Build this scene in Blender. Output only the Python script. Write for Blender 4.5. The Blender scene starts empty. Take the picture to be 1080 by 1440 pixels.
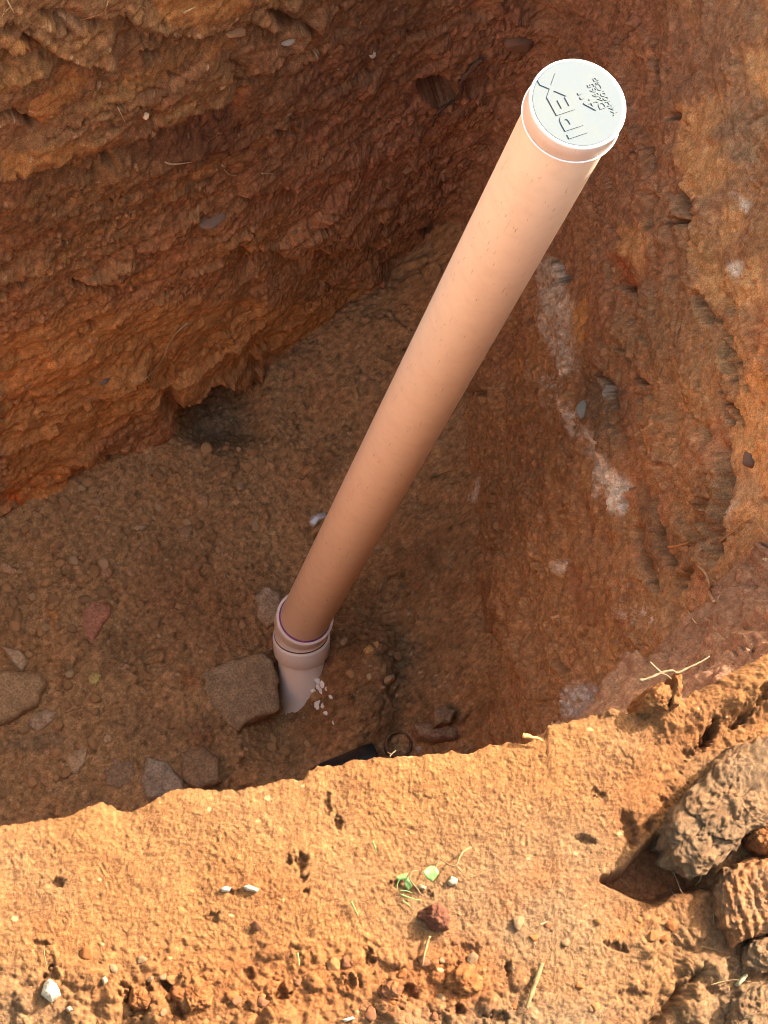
import bpy, bmesh, math, random, time
import numpy as np
from mathutils import Vector, Matrix
T0 = time.time()
S = bpy.context.scene
COL = S.collection

# ------------------------------------------------------------------ camera
ZG = -0.5                        # level of the bank and the ground round the pit
F = 3100.0                       # focal length in pixels of the 1080 x 1440 photograph
H = 1.6                          # camera height above the bank
_d = np.array([15 - 540, 1621 - 720, F]); _d /= np.linalg.norm(_d)
EZ = -_d
EX = np.array([1.0, 0, 0]); EX -= EX.dot(EZ) * EZ; EX /= np.linalg.norm(EX)
EY = np.cross(EZ, EX)
cam = bpy.data.cameras.new('camera')
cam.sensor_fit = 'VERTICAL'; cam.sensor_height = 36.0; cam.lens = 36.0 * F / 1440
cam.clip_start = 0.05; cam.clip_end = 500
camo = bpy.data.objects.new('camera', cam); COL.objects.link(camo)
_r = Vector((EX[0], EY[0], EZ[0])); _u = -Vector((EX[1], EY[1], EZ[1])); _b = -Vector((EX[2], EY[2], EZ[2]))
camo.matrix_world = Matrix(((_r.x, _u.x, _b.x, 0), (_r.y, _u.y, _b.y, 0), (_r.z, _u.z, _b.z, H), (0, 0, 0, 1)))
S.camera = camo

# ------------------------------------------------------------------ light
SUN_EL, SUN_AZ = math.radians(37), math.atan2(0.60, 0.80)       # azimuth measured from +X towards +Y
w = bpy.data.worlds.new('World'); S.world = w; w.use_nodes = True
nt = w.node_tree; nt.nodes.clear()
sky = nt.nodes.new('ShaderNodeTexSky'); sky.sky_type = 'NISHITA'; sky.sun_disc = False
sky.sun_elevation = SUN_EL; sky.sun_rotation = math.pi / 2 - SUN_AZ
sky.air_density = 2.2; sky.dust_density = 9.0; sky.ozone_density = 0.1
bg = nt.nodes.new('ShaderNodeBackground'); bg.inputs['Strength'].default_value = 0.15
out = nt.nodes.new('ShaderNodeOutputWorld')
nt.links.new(sky.outputs[0], bg.inputs[0]); nt.links.new(bg.outputs[0], out.inputs[0])
sl = bpy.data.lights.new('sun', 'SUN'); sl.energy = 4.5; sl.angle = math.radians(0.53); sl.color = (1.0, 0.93, 0.82)
so = bpy.data.objects.new('sun', sl); COL.objects.link(so)
SUN = Vector((math.cos(SUN_EL) * math.cos(SUN_AZ), math.cos(SUN_EL) * math.sin(SUN_AZ), math.sin(SUN_EL)))
so.rotation_euler = SUN.to_track_quat('Z', 'Y').to_euler(); so.location = SUN * 20
vs = S.view_settings
vs.view_transform = 'Standard'; vs.look = 'None'; vs.gamma = 1.0; vs.use_curve_mapping = False; vs.exposure = 2.2
S.cycles.max_bounces = 10; S.cycles.diffuse_bounces = 8; S.cycles.filter_width = 1.0

# ------------------------------------------------------------------ projection helpers
def ray(px, py):
    px = np.asarray(px, float); py = np.asarray(py, float)
    v = np.stack([(px - 540) / F, (py - 720) / F, np.ones_like(px)], -1)
    return np.stack([v @ EX, v @ EY, v @ EZ], -1)
def un(px, py, z):
    r = ray(px, py); return r * ((z - H) / r[..., 2:3]) + np.array([0, 0, H])
def pr(P):
    v = P[..., 0:1] * EX + P[..., 1:2] * EY + (P[..., 2:3] - H) * EZ
    return 540 + F * v[..., 0] / v[..., 2], 720 + F * v[..., 1] / v[..., 2], v[..., 2]

# ------------------------------------------------------------------ numpy noise
def _hash(ix, iy, iz, seed):
    h = (ix.astype(np.uint32) * np.uint32(374761393) + iy.astype(np.uint32) * np.uint32(668265263)
         + iz.astype(np.uint32) * np.uint32(2147483647 - 57) + np.uint32((seed * 974634777) & 0xffffffff))
    h = (h ^ (h >> np.uint32(13))) * np.uint32(1274126177)
    h = (h ^ (h >> np.uint32(16))) * np.uint32(2246822519)
    return h ^ (h >> np.uint32(15))
def perlin(x, y, z, seed=0):
    x = np.asarray(x, np.float32); y = np.asarray(y, np.float32); z = np.asarray(z, np.float32)
    xi = np.floor(x); yi = np.floor(y); zi = np.floor(z)
    fx = x - xi; fy = y - yi; fz = z - zi
    xi = xi.astype(np.int64); yi = yi.astype(np.int64); zi = zi.astype(np.int64)
    u = fx * fx * fx * (fx * (fx * 6 - 15) + 10); v = fy * fy * fy * (fy * (fy * 6 - 15) + 10); t = fz * fz * fz * (fz * (fz * 6 - 15) + 10)
    def g(dx, dy, dz):
        h = _hash(xi + dx, yi + dy, zi + dz, seed)
        a = ((h & np.uint32(1023)).astype(np.float32) / 511.5 - 1)
        b = (((h >> np.uint32(10)) & np.uint32(1023)).astype(np.float32) / 511.5 - 1)
        c = (((h >> np.uint32(20)) & np.uint32(1023)).astype(np.float32) / 511.5 - 1)
        return a * (fx - dx) + b * (fy - dy) + c * (fz - dz)
    def lp(a, b, k): return a + (b - a) * k
    x00 = lp(g(0, 0, 0), g(1, 0, 0), u); x10 = lp(g(0, 1, 0), g(1, 1, 0), u)
    x01 = lp(g(0, 0, 1), g(1, 0, 1), u); x11 = lp(g(0, 1, 1), g(1, 1, 1), u)
    return lp(lp(x00, x10, v), lp(x01, x11, v), t) * 1.3
def fbm(P, scale, octs=4, seed=0, gain=0.5, ridged=False):
    s = np.zeros(P.shape[:-1], np.float32); a = 1.0; f = 1.0 / scale; tot = 0
    for o in range(octs):
        n = perlin(P[..., 0] * f + 17.3 * o, P[..., 1] * f - 9.1 * o, P[..., 2] * f + 3.7 * o, seed + o * 7)
        if ridged: n = 1 - 2 * np.abs(n)
        s += a * n; tot += a; a *= gain; f *= 2.03
    return s / tot
def crumbs(a, b, cell, seed, density=1.0, rmin=.25, rmax=.62, angular=True):
    """height of random round or angular grains scattered over the plane (a, b), and an id per grain"""
    a = np.asarray(a, np.float32) / cell; b = np.asarray(b, np.float32) / cell
    ia = np.floor(a).astype(np.int64); ib = np.floor(b).astype(np.int64)
    best = np.zeros(a.shape, np.float32); idv = np.zeros(a.shape, np.float32)
    zz = np.zeros_like(ia)
    for di in (-1, 0, 1):
        for dj in (-1, 0, 1):
            h = _hash(ia + di, ib + dj, zz, seed); h2 = _hash(ia + di, ib + dj, zz + 5, seed + 3)
            cx = ia + di + (h & np.uint32(255)).astype(np.float32) / 255
            cy = ib + dj + ((h >> np.uint32(8)) & np.uint32(255)).astype(np.float32) / 255
            r = rmin + (rmax - rmin) * ((h >> np.uint32(16)) & np.uint32(255)).astype(np.float32) / 255
            on = ((h >> np.uint32(24)) & np.uint32(255)).astype(np.float32) / 255 < density
            th = (h2 & np.uint32(255)).astype(np.float32) * (6.283 / 255); el = 0.65 + 0.5 * ((h2 >> np.uint32(8)) & np.uint32(255)).astype(np.float32) / 255
            dx = a - cx; dy = b - cy; c = np.cos(th); s = np.sin(th)
            u = (dx * c + dy * s) * el; v = (-dx * s + dy * c) / el
            if angular:
                q = np.maximum(np.maximum(np.abs(u), np.abs(v)), (np.abs(u) + np.abs(v)) * 0.75)
                q = 0.55 * q + 0.45 * np.sqrt(u * u + v * v)
            else: q = np.sqrt(u * u + v * v)
            tl = 1 + 0.5 * ((((h2 >> np.uint32(16)) & np.uint32(255)).astype(np.float32) / 255 - .5) * u + (((h2 >> np.uint32(24)) & np.uint32(255)).astype(np.float32) / 255 - .5) * v) / r
            hh = np.where(on, np.sqrt(np.maximum(r * r - q * q, 0)) * tl, 0).astype(np.float32)
            m = hh > best
            best = np.where(m, hh, best); idv = np.where(m, (h2 & np.uint32(1023)).astype(np.float32) / 1023, idv)
    return best * cell, idv
def plates(a, b, cell, seed):
    """broken plates: nearest-cell random height and tilt, and the distance to the joint between two plates"""
    a = np.asarray(a, np.float32) / cell; b = np.asarray(b, np.float32) / cell
    ia = np.floor(a).astype(np.int64); ib = np.floor(b).astype(np.int64); zz = np.zeros_like(ia)
    d1 = np.full(a.shape, 9., np.float32); d2 = d1.copy(); hv = np.zeros_like(d1)
    for di in (-1, 0, 1):
        for dj in (-1, 0, 1):
            h = _hash(ia + di, ib + dj, zz, seed)
            dx = a - (ia + di + (h & np.uint32(255)).astype(np.float32) / 255); dy = b - (ib + dj + ((h >> np.uint32(8)) & np.uint32(255)).astype(np.float32) / 255)
            d = np.sqrt(dx * dx + dy * dy)
            v = ((h >> np.uint32(16)) & np.uint32(255)).astype(np.float32) / 255 - .5 + (((h >> np.uint32(20)) & np.uint32(63)).astype(np.float32) / 63 - .5) * dx * 1.2 + (((h >> np.uint32(26)) & np.uint32(63)).astype(np.float32) / 63 - .5) * dy * 1.2
            m = d < d1; d2 = np.where(m, d1, np.minimum(d2, d)); hv = np.where(m, v, hv); d1 = np.where(m, d, d1)
    return hv, d2 - d1
def sm(e0, e1, x):
    t = np.clip((x - e0) / (e1 - e0), 0, 1); return t * t * (3 - 2 * t)
def segd(px, py, pts):
    """distance in photo pixels to a polyline, and the parameter 0..1 along it"""
    best = np.full(np.shape(px), 1e9, np.float32); par = np.zeros(np.shape(px), np.float32)
    n = len(pts) - 1
    for i in range(n):
        x0, y0 = pts[i][:2]; x1, y1 = pts[i + 1][:2]
        L = (x1 - x0) ** 2 + (y1 - y0) ** 2
        t = np.clip(((px - x0) * (x1 - x0) + (py - y0) * (y1 - y0)) / L, 0, 1)
        dd = np.hypot(px - x0 - t * (x1 - x0), py - y0 - t * (y1 - y0))
        m = dd < best; best = np.where(m, dd, best); par = np.where(m, (i + t) / n, par)
    return best, par
def inpoly(px, py, poly, soft=6.0):
    """soft mask: 1 inside the polygon, 0 outside"""
    ins = np.zeros(np.shape(px), bool); n = len(poly)
    for i in range(n):
        x0, y0 = poly[i]; x1, y1 = poly[(i + 1) % n]
        c = (y0 > py) != (y1 > py)
        xx = x0 + (py - y0) * (x1 - x0) / ((y1 - y0) if y1 != y0 else 1e-6)
        ins ^= c & (px < xx)
    dd, _ = segd(px, py, list(poly) + [poly[0]])
    return sm(-soft, soft, np.where(ins, dd, -dd))
def blob(px, py, cx, cy, rx, ry, ang=0, soft=.5):
    a = math.radians(ang); c, s = math.cos(a), math.sin(a)
    u = ((px - cx) * c + (py - cy) * s) / rx; v = (-(px - cx) * s + (py - cy) * c) / ry
    return 1 - sm(1 - soft, 1 + soft, np.sqrt(u * u + v * v))
def mixc(c, col, m):
    return c + (np.array(col, np.float32) - c) * m[..., None]

# ------------------------------------------------------------------ mesh helpers
def grid_mesh(name, P, color=None, smooth=True, flip=False):
    n, m = P.shape[:2]
    me = bpy.data.meshes.new(name)
    me.vertices.add(n * m); me.vertices.foreach_set('co', P.reshape(-1, 3).astype(np.float32).ravel())
    i = np.arange(n * m).reshape(n, m)
    q = np.stack([i[:-1, :-1], i[1:, :-1], i[1:, 1:], i[:-1, 1:]], -1).reshape(-1, 4)
    if flip: q = q[:, ::-1]
    k = len(q)
    me.loops.add(k * 4); me.loops.foreach_set('vertex_index', q.astype(np.int32).ravel())
    me.polygons.add(k); me.polygons.foreach_set('loop_start', np.arange(0, 4 * k, 4, dtype=np.int32))
    me.polygons.foreach_set('use_smooth', np.full(k, smooth))
    me.update(calc_edges=True)
    if color is not None: set_color(me, color)
    return me
def set_color(me, color):
    a = me.attributes.new('tint', 'FLOAT_COLOR', 'POINT')
    c = np.ones((len(me.vertices), 4), np.float32); c[:, :3] = np.clip(color.reshape(-1, 3), 0.004, 0.9)
    a.data.foreach_set('color', c.ravel())
def link(name, me, mat=None, parent=None):
    o = bpy.data.objects.new(name, me); COL.objects.link(o)
    if mat is not None and me is not None:
        if not me.materials: me.materials.append(mat)
    if parent is not None: o.parent = parent
    return o
def tag(o, label=None, cat=None, group=None, kind=None):
    if label: o['label'] = label
    if cat: o['category'] = cat
    if group: o['group'] = group
    if kind: o['kind'] = kind
    return o
def empty(name, loc, label, cat, group=None):
    o = bpy.data.objects.new(name, None); COL.objects.link(o); o.location = loc; o.empty_display_size = .05
    return tag(o, label, cat, group)
def pydata(name, v, f, smooth=True):
    me = bpy.data.meshes.new(name); me.from_pydata([tuple(map(float, p)) for p in v], [], f)
    if smooth: me.polygons.foreach_set('use_smooth', [True] * len(me.polygons))
    me.update(); return me

# ------------------------------------------------------------------ materials
def mat(name): 
    m = bpy.data.materials.new(name); m.use_nodes = True
    b = m.node_tree.nodes['Principled BSDF']; return m, m.node_tree, b
def N(t, kind, **kw):
    n = t.nodes.new(kind)
    for k, v in kw.items():
        if k in n.inputs: n.inputs[k].default_value = v
        else: setattr(n, k, v)
    return n
def soil_mat(name, base=None, grain=900., bump=.25, bdist=.001, rough=.95, var=.35, spec=.15):
    """earth: colour from the mesh's own tint (or one base colour), broken up by fine grain noise, fine relief by bump"""
    m, t, b = mat(name); L = t.links.new
    tc = N(t, 'ShaderNodeTexCoord')
    n1 = N(t, 'ShaderNodeTexNoise', Scale=grain, Detail=3.0, Roughness=.65); L(tc.outputs['Object'], n1.inputs['Vector'])
    n2 = N(t, 'ShaderNodeTexNoise', Scale=grain * .17, Detail=4.0, Roughness=.6); L(tc.outputs['Object'], n2.inputs['Vector'])
    mr = N(t, 'ShaderNodeMapRange'); mr.inputs['From Min'].default_value = .3; mr.inputs['From Max'].default_value = .7
    mr.inputs['To Min'].default_value = 1 - var; mr.inputs['To Max'].default_value = 1 + var; L(n1.outputs['Fac'], mr.inputs['Value'])
    mr2 = N(t, 'ShaderNodeMapRange'); mr2.inputs['From Min'].default_value = .3; mr2.inputs['From Max'].default_value = .7
    mr2.inputs['To Min'].default_value = 1 - var * .6; mr2.inputs['To Max'].default_value = 1 + var * .6; L(n2.outputs['Fac'], mr2.inputs['Value'])
    mu = N(t, 'ShaderNodeMath', operation='MULTIPLY'); L(mr.outputs[0], mu.inputs[0]); L(mr2.outputs[0], mu.inputs[1])
    vm = N(t, 'ShaderNodeVectorMath', operation='SCALE'); L(mu.outputs[0], vm.inputs['Scale'])
    if base is None:
        at = N(t, 'ShaderNodeAttribute', attribute_name='tint'); L(at.outputs['Color'], vm.inputs[0])
    else: vm.inputs[0].default_value = base
    L(vm.outputs[0], b.inputs['Base Color'])
    b.inputs['Roughness'].default_value = rough; b.inputs['Specular IOR Level'].default_value = spec
    bp = N(t, 'ShaderNodeBump', Strength=bump, Distance=bdist); ad = N(t, 'ShaderNodeMath', operation='ADD')
    L(n1.outputs['Fac'], ad.inputs[0]); L(n2.outputs['Fac'], ad.inputs[1]); L(ad.outputs[0], bp.inputs['Height']); L(bp.outputs[0], b.inputs['Normal'])
    return m
M_BANK = soil_mat('dry_soil', grain=950, bump=1.0, bdist=.0020, var=.34)
M_WALL = soil_mat('pit_soil', grain=400, bump=.35, bdist=.003, var=.45, spec=.2)
M_FLOOR = soil_mat('floor_soil', grain=380, bump=.4, bdist=.003, var=.45, spec=.2)
def root_mat(name, c): return soil_mat(name, base=c, grain=300, bump=.3, bdist=.0006, var=.25, rough=.8, spec=.25)
M_ROOT = root_mat('root_bark', (.36, .20, .10)); M_ROOTPALE = root_mat('pale_root', (.42, .29, .165)); M_ROOTDARK = root_mat('dark_root', (.12, .065, .04))
M_SUNROOT = root_mat('sunlit_root', (.155, .102, .055)); M_STRAW = root_mat('straw', (.155, .098, .042)); M_REDROOT = root_mat('orange_root', (.50, .21, .07))  # sunlit roots and twig: pale root colour darkened to offset the sun
def stone_mat(name, c, g=160): return soil_mat(name, base=c, grain=g, bump=.5, bdist=.002, var=.4, rough=.85, spec=.3)

# ------------------------------------------------------------------ soil palette (linear albedo)
BROWN = (.33, .175, .080); RED = (.335, .148, .070); ORANGE = (.47, .212, .072); DARK = (.14, .074, .040)
GREY = (.31, .23, .15); PURPLE = (.29, .128, .080); VEIN = (.66, .57, .45); TAN = (.54, .27, .105); OCHRE = (.43, .215, .075)
FLOORB = (.370, .214, .102)
DRY = (.182, .081, .0290); DRYGREY = (.150, .088, .046); DRYRED = (.180, .063, .020)

# ------------------------------------------------------------------ the pit wall
FZ = -3.45; ZM = -1.2          # floor level, a level part of the way down the wall (ZG is the level of the bank)
def _b(px, py): return tuple(un(px, py, FZ)[:2])
def _m(px, py): return tuple(un(px, py, ZM)[:2])
def _t(px, py): return tuple(un(px, py, ZG)[:2])
BASE = [(-3.4, -1.4), (-3.4, .75), (-1.5, .90), _b(-300, 830), _b(0, 690), _b(250, 580), _b(400, 490), _b(500, 430), _b(600, 405), _b(607, 600), _b(615, 760), _b(640, 1040), (1.05, .70), (.93, .52), (.75, .43), (.45, .36), (.1, .30), (-.55, .02), (-1.1, -1.1), (-3.35, -1.5)]
MID  = [(-3.5, -1.5), (-3.5, .85), (-1.53, 1.05), (-.58, 1.34), (-.12, 1.60), (.28, 1.83), (.535, 2.00), (.725, 2.10), (1.0, 2.12), (1.09, 1.74), (1.085, 1.41), (1.07, 1.02), _m(1110, 752), _m(975, 880), _m(870, 978), (.45, .34), (.1, .28), (-.6, -.02), (-1.1, -1.2), (-3.45, -1.6)]
TOP  = [(-4.2, -1.9), (-4.2, 1.6), (-2.2, 2.4), (-1.1, 2.85), (-.60, 3.05), (-.05, 3.25), (.35, 3.35), (.72, 3.35), (1.35, 3.0), (1.36, 1.95), (1.30, 1.46), (1.24, 1.12), _t(1300, 788), _t(1180, 872), _t(1060, 931), (.45, .345), (.1, .285), (-.6, -.05), (-1.15, -1.3), (-3.65, -1.75)]  # unseen upper slopes opened outward to let more light into the pit
BASE, MID, TOP = (np.array(a, float) for a in (BASE, MID, TOP))
def crom(C, t):
    t = np.clip(t, 0, len(C) - 1 - 1e-6); i = np.floor(t).astype(int); f = (t - i)[..., None]
    g = lambda k: C[np.clip(i + k, 0, len(C) - 1)]
    p0, p1, p2, p3 = g(-1), g(0), g(1), g(2)
    return .5 * (2 * p1 + (p2 - p0) * f + (2 * p0 - 5 * p1 + 4 * p2 - p3) * f ** 2 + (3 * p1 - p0 - 3 * p2 + p3) * f ** 3)
def wall_nominal(t, z):
    b, m, p = crom(BASE, t), crom(MID, t), crom(TOP, t)
    k = np.clip((z - FZ) / (ZM - FZ), 0, 1)[..., None]; j = np.clip((z - ZM) / (ZG - ZM), 0, 1)[..., None]
    xy = np.where(z[..., None] < ZM, b + (m - b) * k, m + (p - m) * j)
    return np.concatenate([xy, z[..., None]], -1)
_tt = np.linspace(0, len(MID) - 1, 4000); _mc = crom(MID * .5 + BASE * .5, _tt)
_arc = np.concatenate([[0], np.cumsum(np.hypot(*np.diff(_mc, axis=0).T))])
def arc_of(t): return np.interp(t, _tt, _arc)
def t_cols():
    a0, a1, a2 = arc_of(3.7), arc_of(14.6), _arc[-1]
    s = np.concatenate([np.linspace(0, a0, 40)[:-1], np.arange(a0, a1, .0027), np.linspace(a1, a2, 30)])
    return np.interp(s, _arc, _tt), s
tc_, sc_ = t_cols()
zr_ = np.concatenate([np.arange(FZ - .26, -1.4, .0048), np.arange(-1.4, ZG - .04, .0060), np.linspace(ZG - .04, ZG, 5)])
TT, ZZ = np.meshgrid(tc_, zr_, indexing='ij'); SS, _ = np.meshgrid(sc_, zr_, indexing='ij')
W0 = wall_nominal(TT, ZZ)
_n = np.gradient(crom(MID * .5 + BASE * .5, tc_), axis=0); _n /= np.linalg.norm(_n, axis=1)[:, None]
_k = np.ones(61) / 61
nx = np.convolve(np.pad(-_n[:, 1], 30, 'edge'), _k, 'valid'); ny = np.convolve(np.pad(_n[:, 0], 30, 'edge'), _k, 'valid')
_l = np.hypot(nx, ny); OUTN = -np.stack([-nx / _l * -1, -ny / _l * -1, 0 * nx], -1)[:, None, :]   # horizontal, into the soil
# the curve runs clockwise seen from above (left, far, right, near): soil lies on its left-hand side
PX, PY, PZ = pr(W0)
Q = np.stack([SS, ZZ * 1.0, SS * 0], -1)                       # unrolled wall coordinates
dip = ZZ - .18 * (SS - 1.5)
Qs = np.stack([SS * .38, dip, SS * 0 + .3], -1)                 # strata run along the wall
wx = PX + 12 * fbm(Q, .10, 3, 91) + 7 * fbm(Q, .02, 4, 92, .65); wy = PY + 12 * fbm(Q, .10, 3, 93) + 7 * fbm(Q, .02, 4, 94, .65)
right = sm(6.6, 7.2, TT)
rough = np.ones_like(SS)
colr = np.empty(W0.shape, np.float32); colr[:] = BROWN
big = fbm(Q, .22, 4, 1); mid_ = fbm(Q, .07, 4, 5); st = fbm(Qs, .09, 5, 9)
colr = mixc(colr, RED, sm(-.1, .45, fbm(Q, .16, 3, 21)) * .8)
colr = mixc(colr, OCHRE, sm(.0, .45, fbm(Qs, .10, 4, 31)) * .75)
colr = mixc(colr, DARK, sm(.12, .5, fbm(Qs, .07, 4, 37)) * .45)
colr = mixc(colr, GREY, sm(.25, .6, fbm(Q, .05, 3, 41)) * .35)
# regions of colour seen on the wall
colr = mixc(colr, PURPLE, blob(wx, wy, 760, 90, 330, 330, 20, .6) * .45)
colr = mixc(colr, PURPLE, blob(wx, wy, 480, 180, 200, 120, -15, .6) * .3)
colr = mixc(colr, FLOORB, inpoly(wx, wy, [(560, 430), (640, 460), (740, 640), (790, 760), (860, 900), (900, 1100), (600, 1100)], 40) * .7)
disp = np.zeros_like(SS)                                       # + = towards the pit, metres
disp += .036 * big + .020 * mid_ + .009 * st
disp += .003 * fbm(Qs, .045, 4, 12, ridged=True) * sm(-.3, .3, fbm(Q, .2, 2, 55))
_f = -dip / .13 + 1.6 * fbm(Q, .30, 4, 401) + .35 * fbm(Q, .05, 3, 402); _f = _f - np.floor(_f)
lm = sm(.0, .35, fbm(Q, .25, 2, 403)) * (1 - right * .7)
disp += .024 * lm * _f ** 2
_g = -(SS * .9 + dip * .5) / .16 + 1.5 * fbm(Q, .25, 4, 404) + .3 * fbm(Q, .04, 3, 405); _g = _g - np.floor(_g)
disp += .022 * right * sm(-.1, .3, fbm(Q, .22, 2, 406)) * _g ** 2
def crackle(sc, seed, dep, wid, mask):
    n = fbm(Q, sc, 4, seed, .55); return -dep * np.exp(-(n / wid) ** 2) * mask
disp += crackle(.16, 411, .016, .022, sm(.0, .3, fbm(Q, .12, 2, 412))) + crackle(.07, 413, .009, .03, sm(.05, .35, fbm(Q, .15, 2, 414))) + crackle(.035, 415, .005, .05, sm(.05, .35, fbm(Q, .10, 2, 416)))
def ledge(pts, wid, amt, under):
    """a lip that stands proud above the line and an undercut just below it"""
    dd, par = segd(wx, wy, pts)
    yl = np.interp(wx, [p[0] for p in pts], [p[1] for p in pts]); up = yl - wy
    e = sm(0, .08, par) * (1 - sm(.92, 1, par)); inx = (wx > pts[0][0]) & (wx < pts[-1][0])
    return np.where(inx, e * (amt * np.exp(-np.maximum(up, 0) / wid) * sm(-3, 3, up) - under * np.exp(-np.maximum(-up, 0) / (wid * .6)) * (1 - sm(-3, 3, up))), 0)
disp += ledge([(-60, 250), (60, 222), (150, 198), (215, 168), (290, 145), (340, 122)], 45, .030, .030)
disp += ledge([(-40, 60), (60, 66), (110, 80), (165, 92)], 30, .018, .025)
disp += ledge([(160, 20), (240, 40), (350, 30), (420, 40)], 30, .02, .02)
disp += ledge([(330, 270), (400, 262), (480, 225), (540, 215), (600, 180)], 40, .022, .022)
disp += ledge([(330, 345), (400, 355), (470, 340), (560, 330)], 36, .02, .022)
disp += ledge([(-100, 730), (0, 692), (60, 672), (130, 640), (190, 610), (250, 582)], 70, .055, .05)
disp += ledge([(355, 548), (380, 520), (440, 490), (470, 470), (520, 420), (560, 380)], 50, .05, .05)
disp += ledge([(240, 553), (262, 548), (290, 536), (300, 532), (330, 536), (362, 545)], 30, .05, .03)
# the cavity under the far wall, the crevice high up and small holes
def hole(poly, depth, soft=8):
    return -depth * inpoly(wx * .5 + PX * .5, wy * .5 + PY * .5, poly, soft)
cav = inpoly(wx * .4 + PX * .6, wy * .4 + PY * .6, [(250, 552), (268, 546), (286, 530), (302, 527), (330, 534), (357, 543), (362, 590), (372, 700), (300, 720), (252, 640)], 4)
disp = np.where(cav > 0, disp * (1 - cav), disp) - .26 * cav
disp += hole([(588, 112), (610, 108), (642, 114), (636, 138), (616, 142), (590, 128)], .10, 6)
disp += hole([(655, 112), (680, 106), (698, 120), (660, 128)], .05, 8)
disp += hole([(588, 320), (606, 318), (614, 334), (598, 334)], .05, 5)
disp += hole([(378, 16), (415, 26), (440, 40), (400, 34)], .05, 8)
disp += hole([(196, 70), (222, 68), (222, 78), (204, 80)], .04, 5)
disp += hole([(382, 178), (410, 176), (414, 186), (390, 184)], .03, 5)
disp += hole([(0, 30), (18, 32), (12, 42), (0, 42)], .04, 5)
disp += hole([(55, 15), (110, 18), (150, 30), (70, 30)], .02, 8)
disp += hole([(262, 640), (268, 658), (258, 652)], .04, 4)
disp += hole([(500, 924 - 0), (506, 940), (500, 944)], .03, 5)
for pts, wd, dp in [
        ([(965, 265), (972, 290), (985, 315)], 7, .05), ([(925, 275), (920, 300), (918, 320)], 6, .04), ([(940, 310), (985, 312)], 5, .03),
        ([(870, 395), (888, 405), (893, 430), (890, 455)], 5, .04), ([(845, 520), (862, 545), (868, 575)], 5, .035), ([(780, 365), (800, 395)], 5, .03),
        ([(915, 75), (925, 130), (925, 150)], 5, .03), ([(960, 160), (945, 165)], 5, .03),
        ([(985, 410), (995, 430), (997, 455)], 4.5, .035), ([(1018, 412), (1030, 445)], 4, .03), ([(1024, 462), (1034, 500), (1040, 540)], 5, .04),
        ([(1032, 455), (1048, 510), (1058, 550)], 5, .04), ([(1045, 490), (1060, 530)], 3.5, .03), ([(1018, 540), (1035, 575), (1042, 600)], 4, .035), ([(1005, 440), (1022, 490), (1030, 520)], 3.5, .025),
        ([(1020, 560), (1030, 600)], 4, .03), ([(992, 600), (998, 625)], 8, .03), ([(1018, 625), (1028, 660), (1022, 720), (1012, 790)], 8, .05),
        ([(1005, 700), (985, 745), (965, 800), (945, 825)], 8, .05), ([(920, 690), (930, 760), (942, 800)], 6, .045), ([(900, 740), (912, 810), (925, 830)], 5, .045),
        ([(885, 760), (880, 700)], 4, .025), ([(905, 600), (915, 640)], 5, .03), ([(870, 480), (905, 540), (905, 590)], 4, .02),
        ([(787, 925), (797, 945)], 6, .04), ([(706, 880), (712, 905)], 4, .02), 
        ([(870, 930), (890, 945)], 4, .03), ([(600, 700), (598, 800), (604, 900), (622, 1000)], 8, .035), ([(655, 560), (690, 545)], 4, .02),
        ([(780, 160), (830, 200)], 4, 0), ([(905, 200), (915, 240)], 5, .03), ([(885, 205), (892, 216)], 6, .03),
        ([(0, 158), (30, 168), (50, 172)], 6, .03), ([(25, 50), (70, 68)], 6, .03), ([(150, 215), (160, 235)], 4, .02),
        ([(100, 395), (170, 405)], 5, .02), ([(0, 400), (40, 392)], 5, .03), ([(340, 485), (372, 478)], 5, .03), ([(120, 450), (135, 455)], 5, .02),
        ([(90, 640), (160, 622), (210, 610)], 4, .02), ([(640, 440), (700, 330)], 6, .02), ([(820, 430), (800, 470)], 5, .0)]:
    dd, par = segd(wx, wy, pts); disp -= 1.9 * dp * np.exp(-(dd / (wd * .66)) ** 2) * sm(0, .12, par + .03) * (1 - sm(.88, 1.0, par - .03))
_qa = SS + .03 * fbm(Q, .06, 3, 451) + .008 * fbm(Q, .015, 3, 453); _qb = dip + .03 * fbm(Q, .06, 3, 452) + .008 * fbm(Q, .015, 3, 454)
pm = sm(-.05, .25, fbm(Q, .28, 3, 455))
v1, e1 = plates(_qa * .6, _qb * 1.0, .105, 461); v2, e2 = plates(_qa * .8, _qb, .042, 462)
plate_d = .62 * (.026 * v1 - .012 * np.exp(-(e1 / .05) ** 2)) * pm + .4 * (.011 * v2 - .005 * np.exp(-(e2 / .07) ** 2)) * sm(-.05, .2, fbm(Q, .17, 3, 456))
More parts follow.
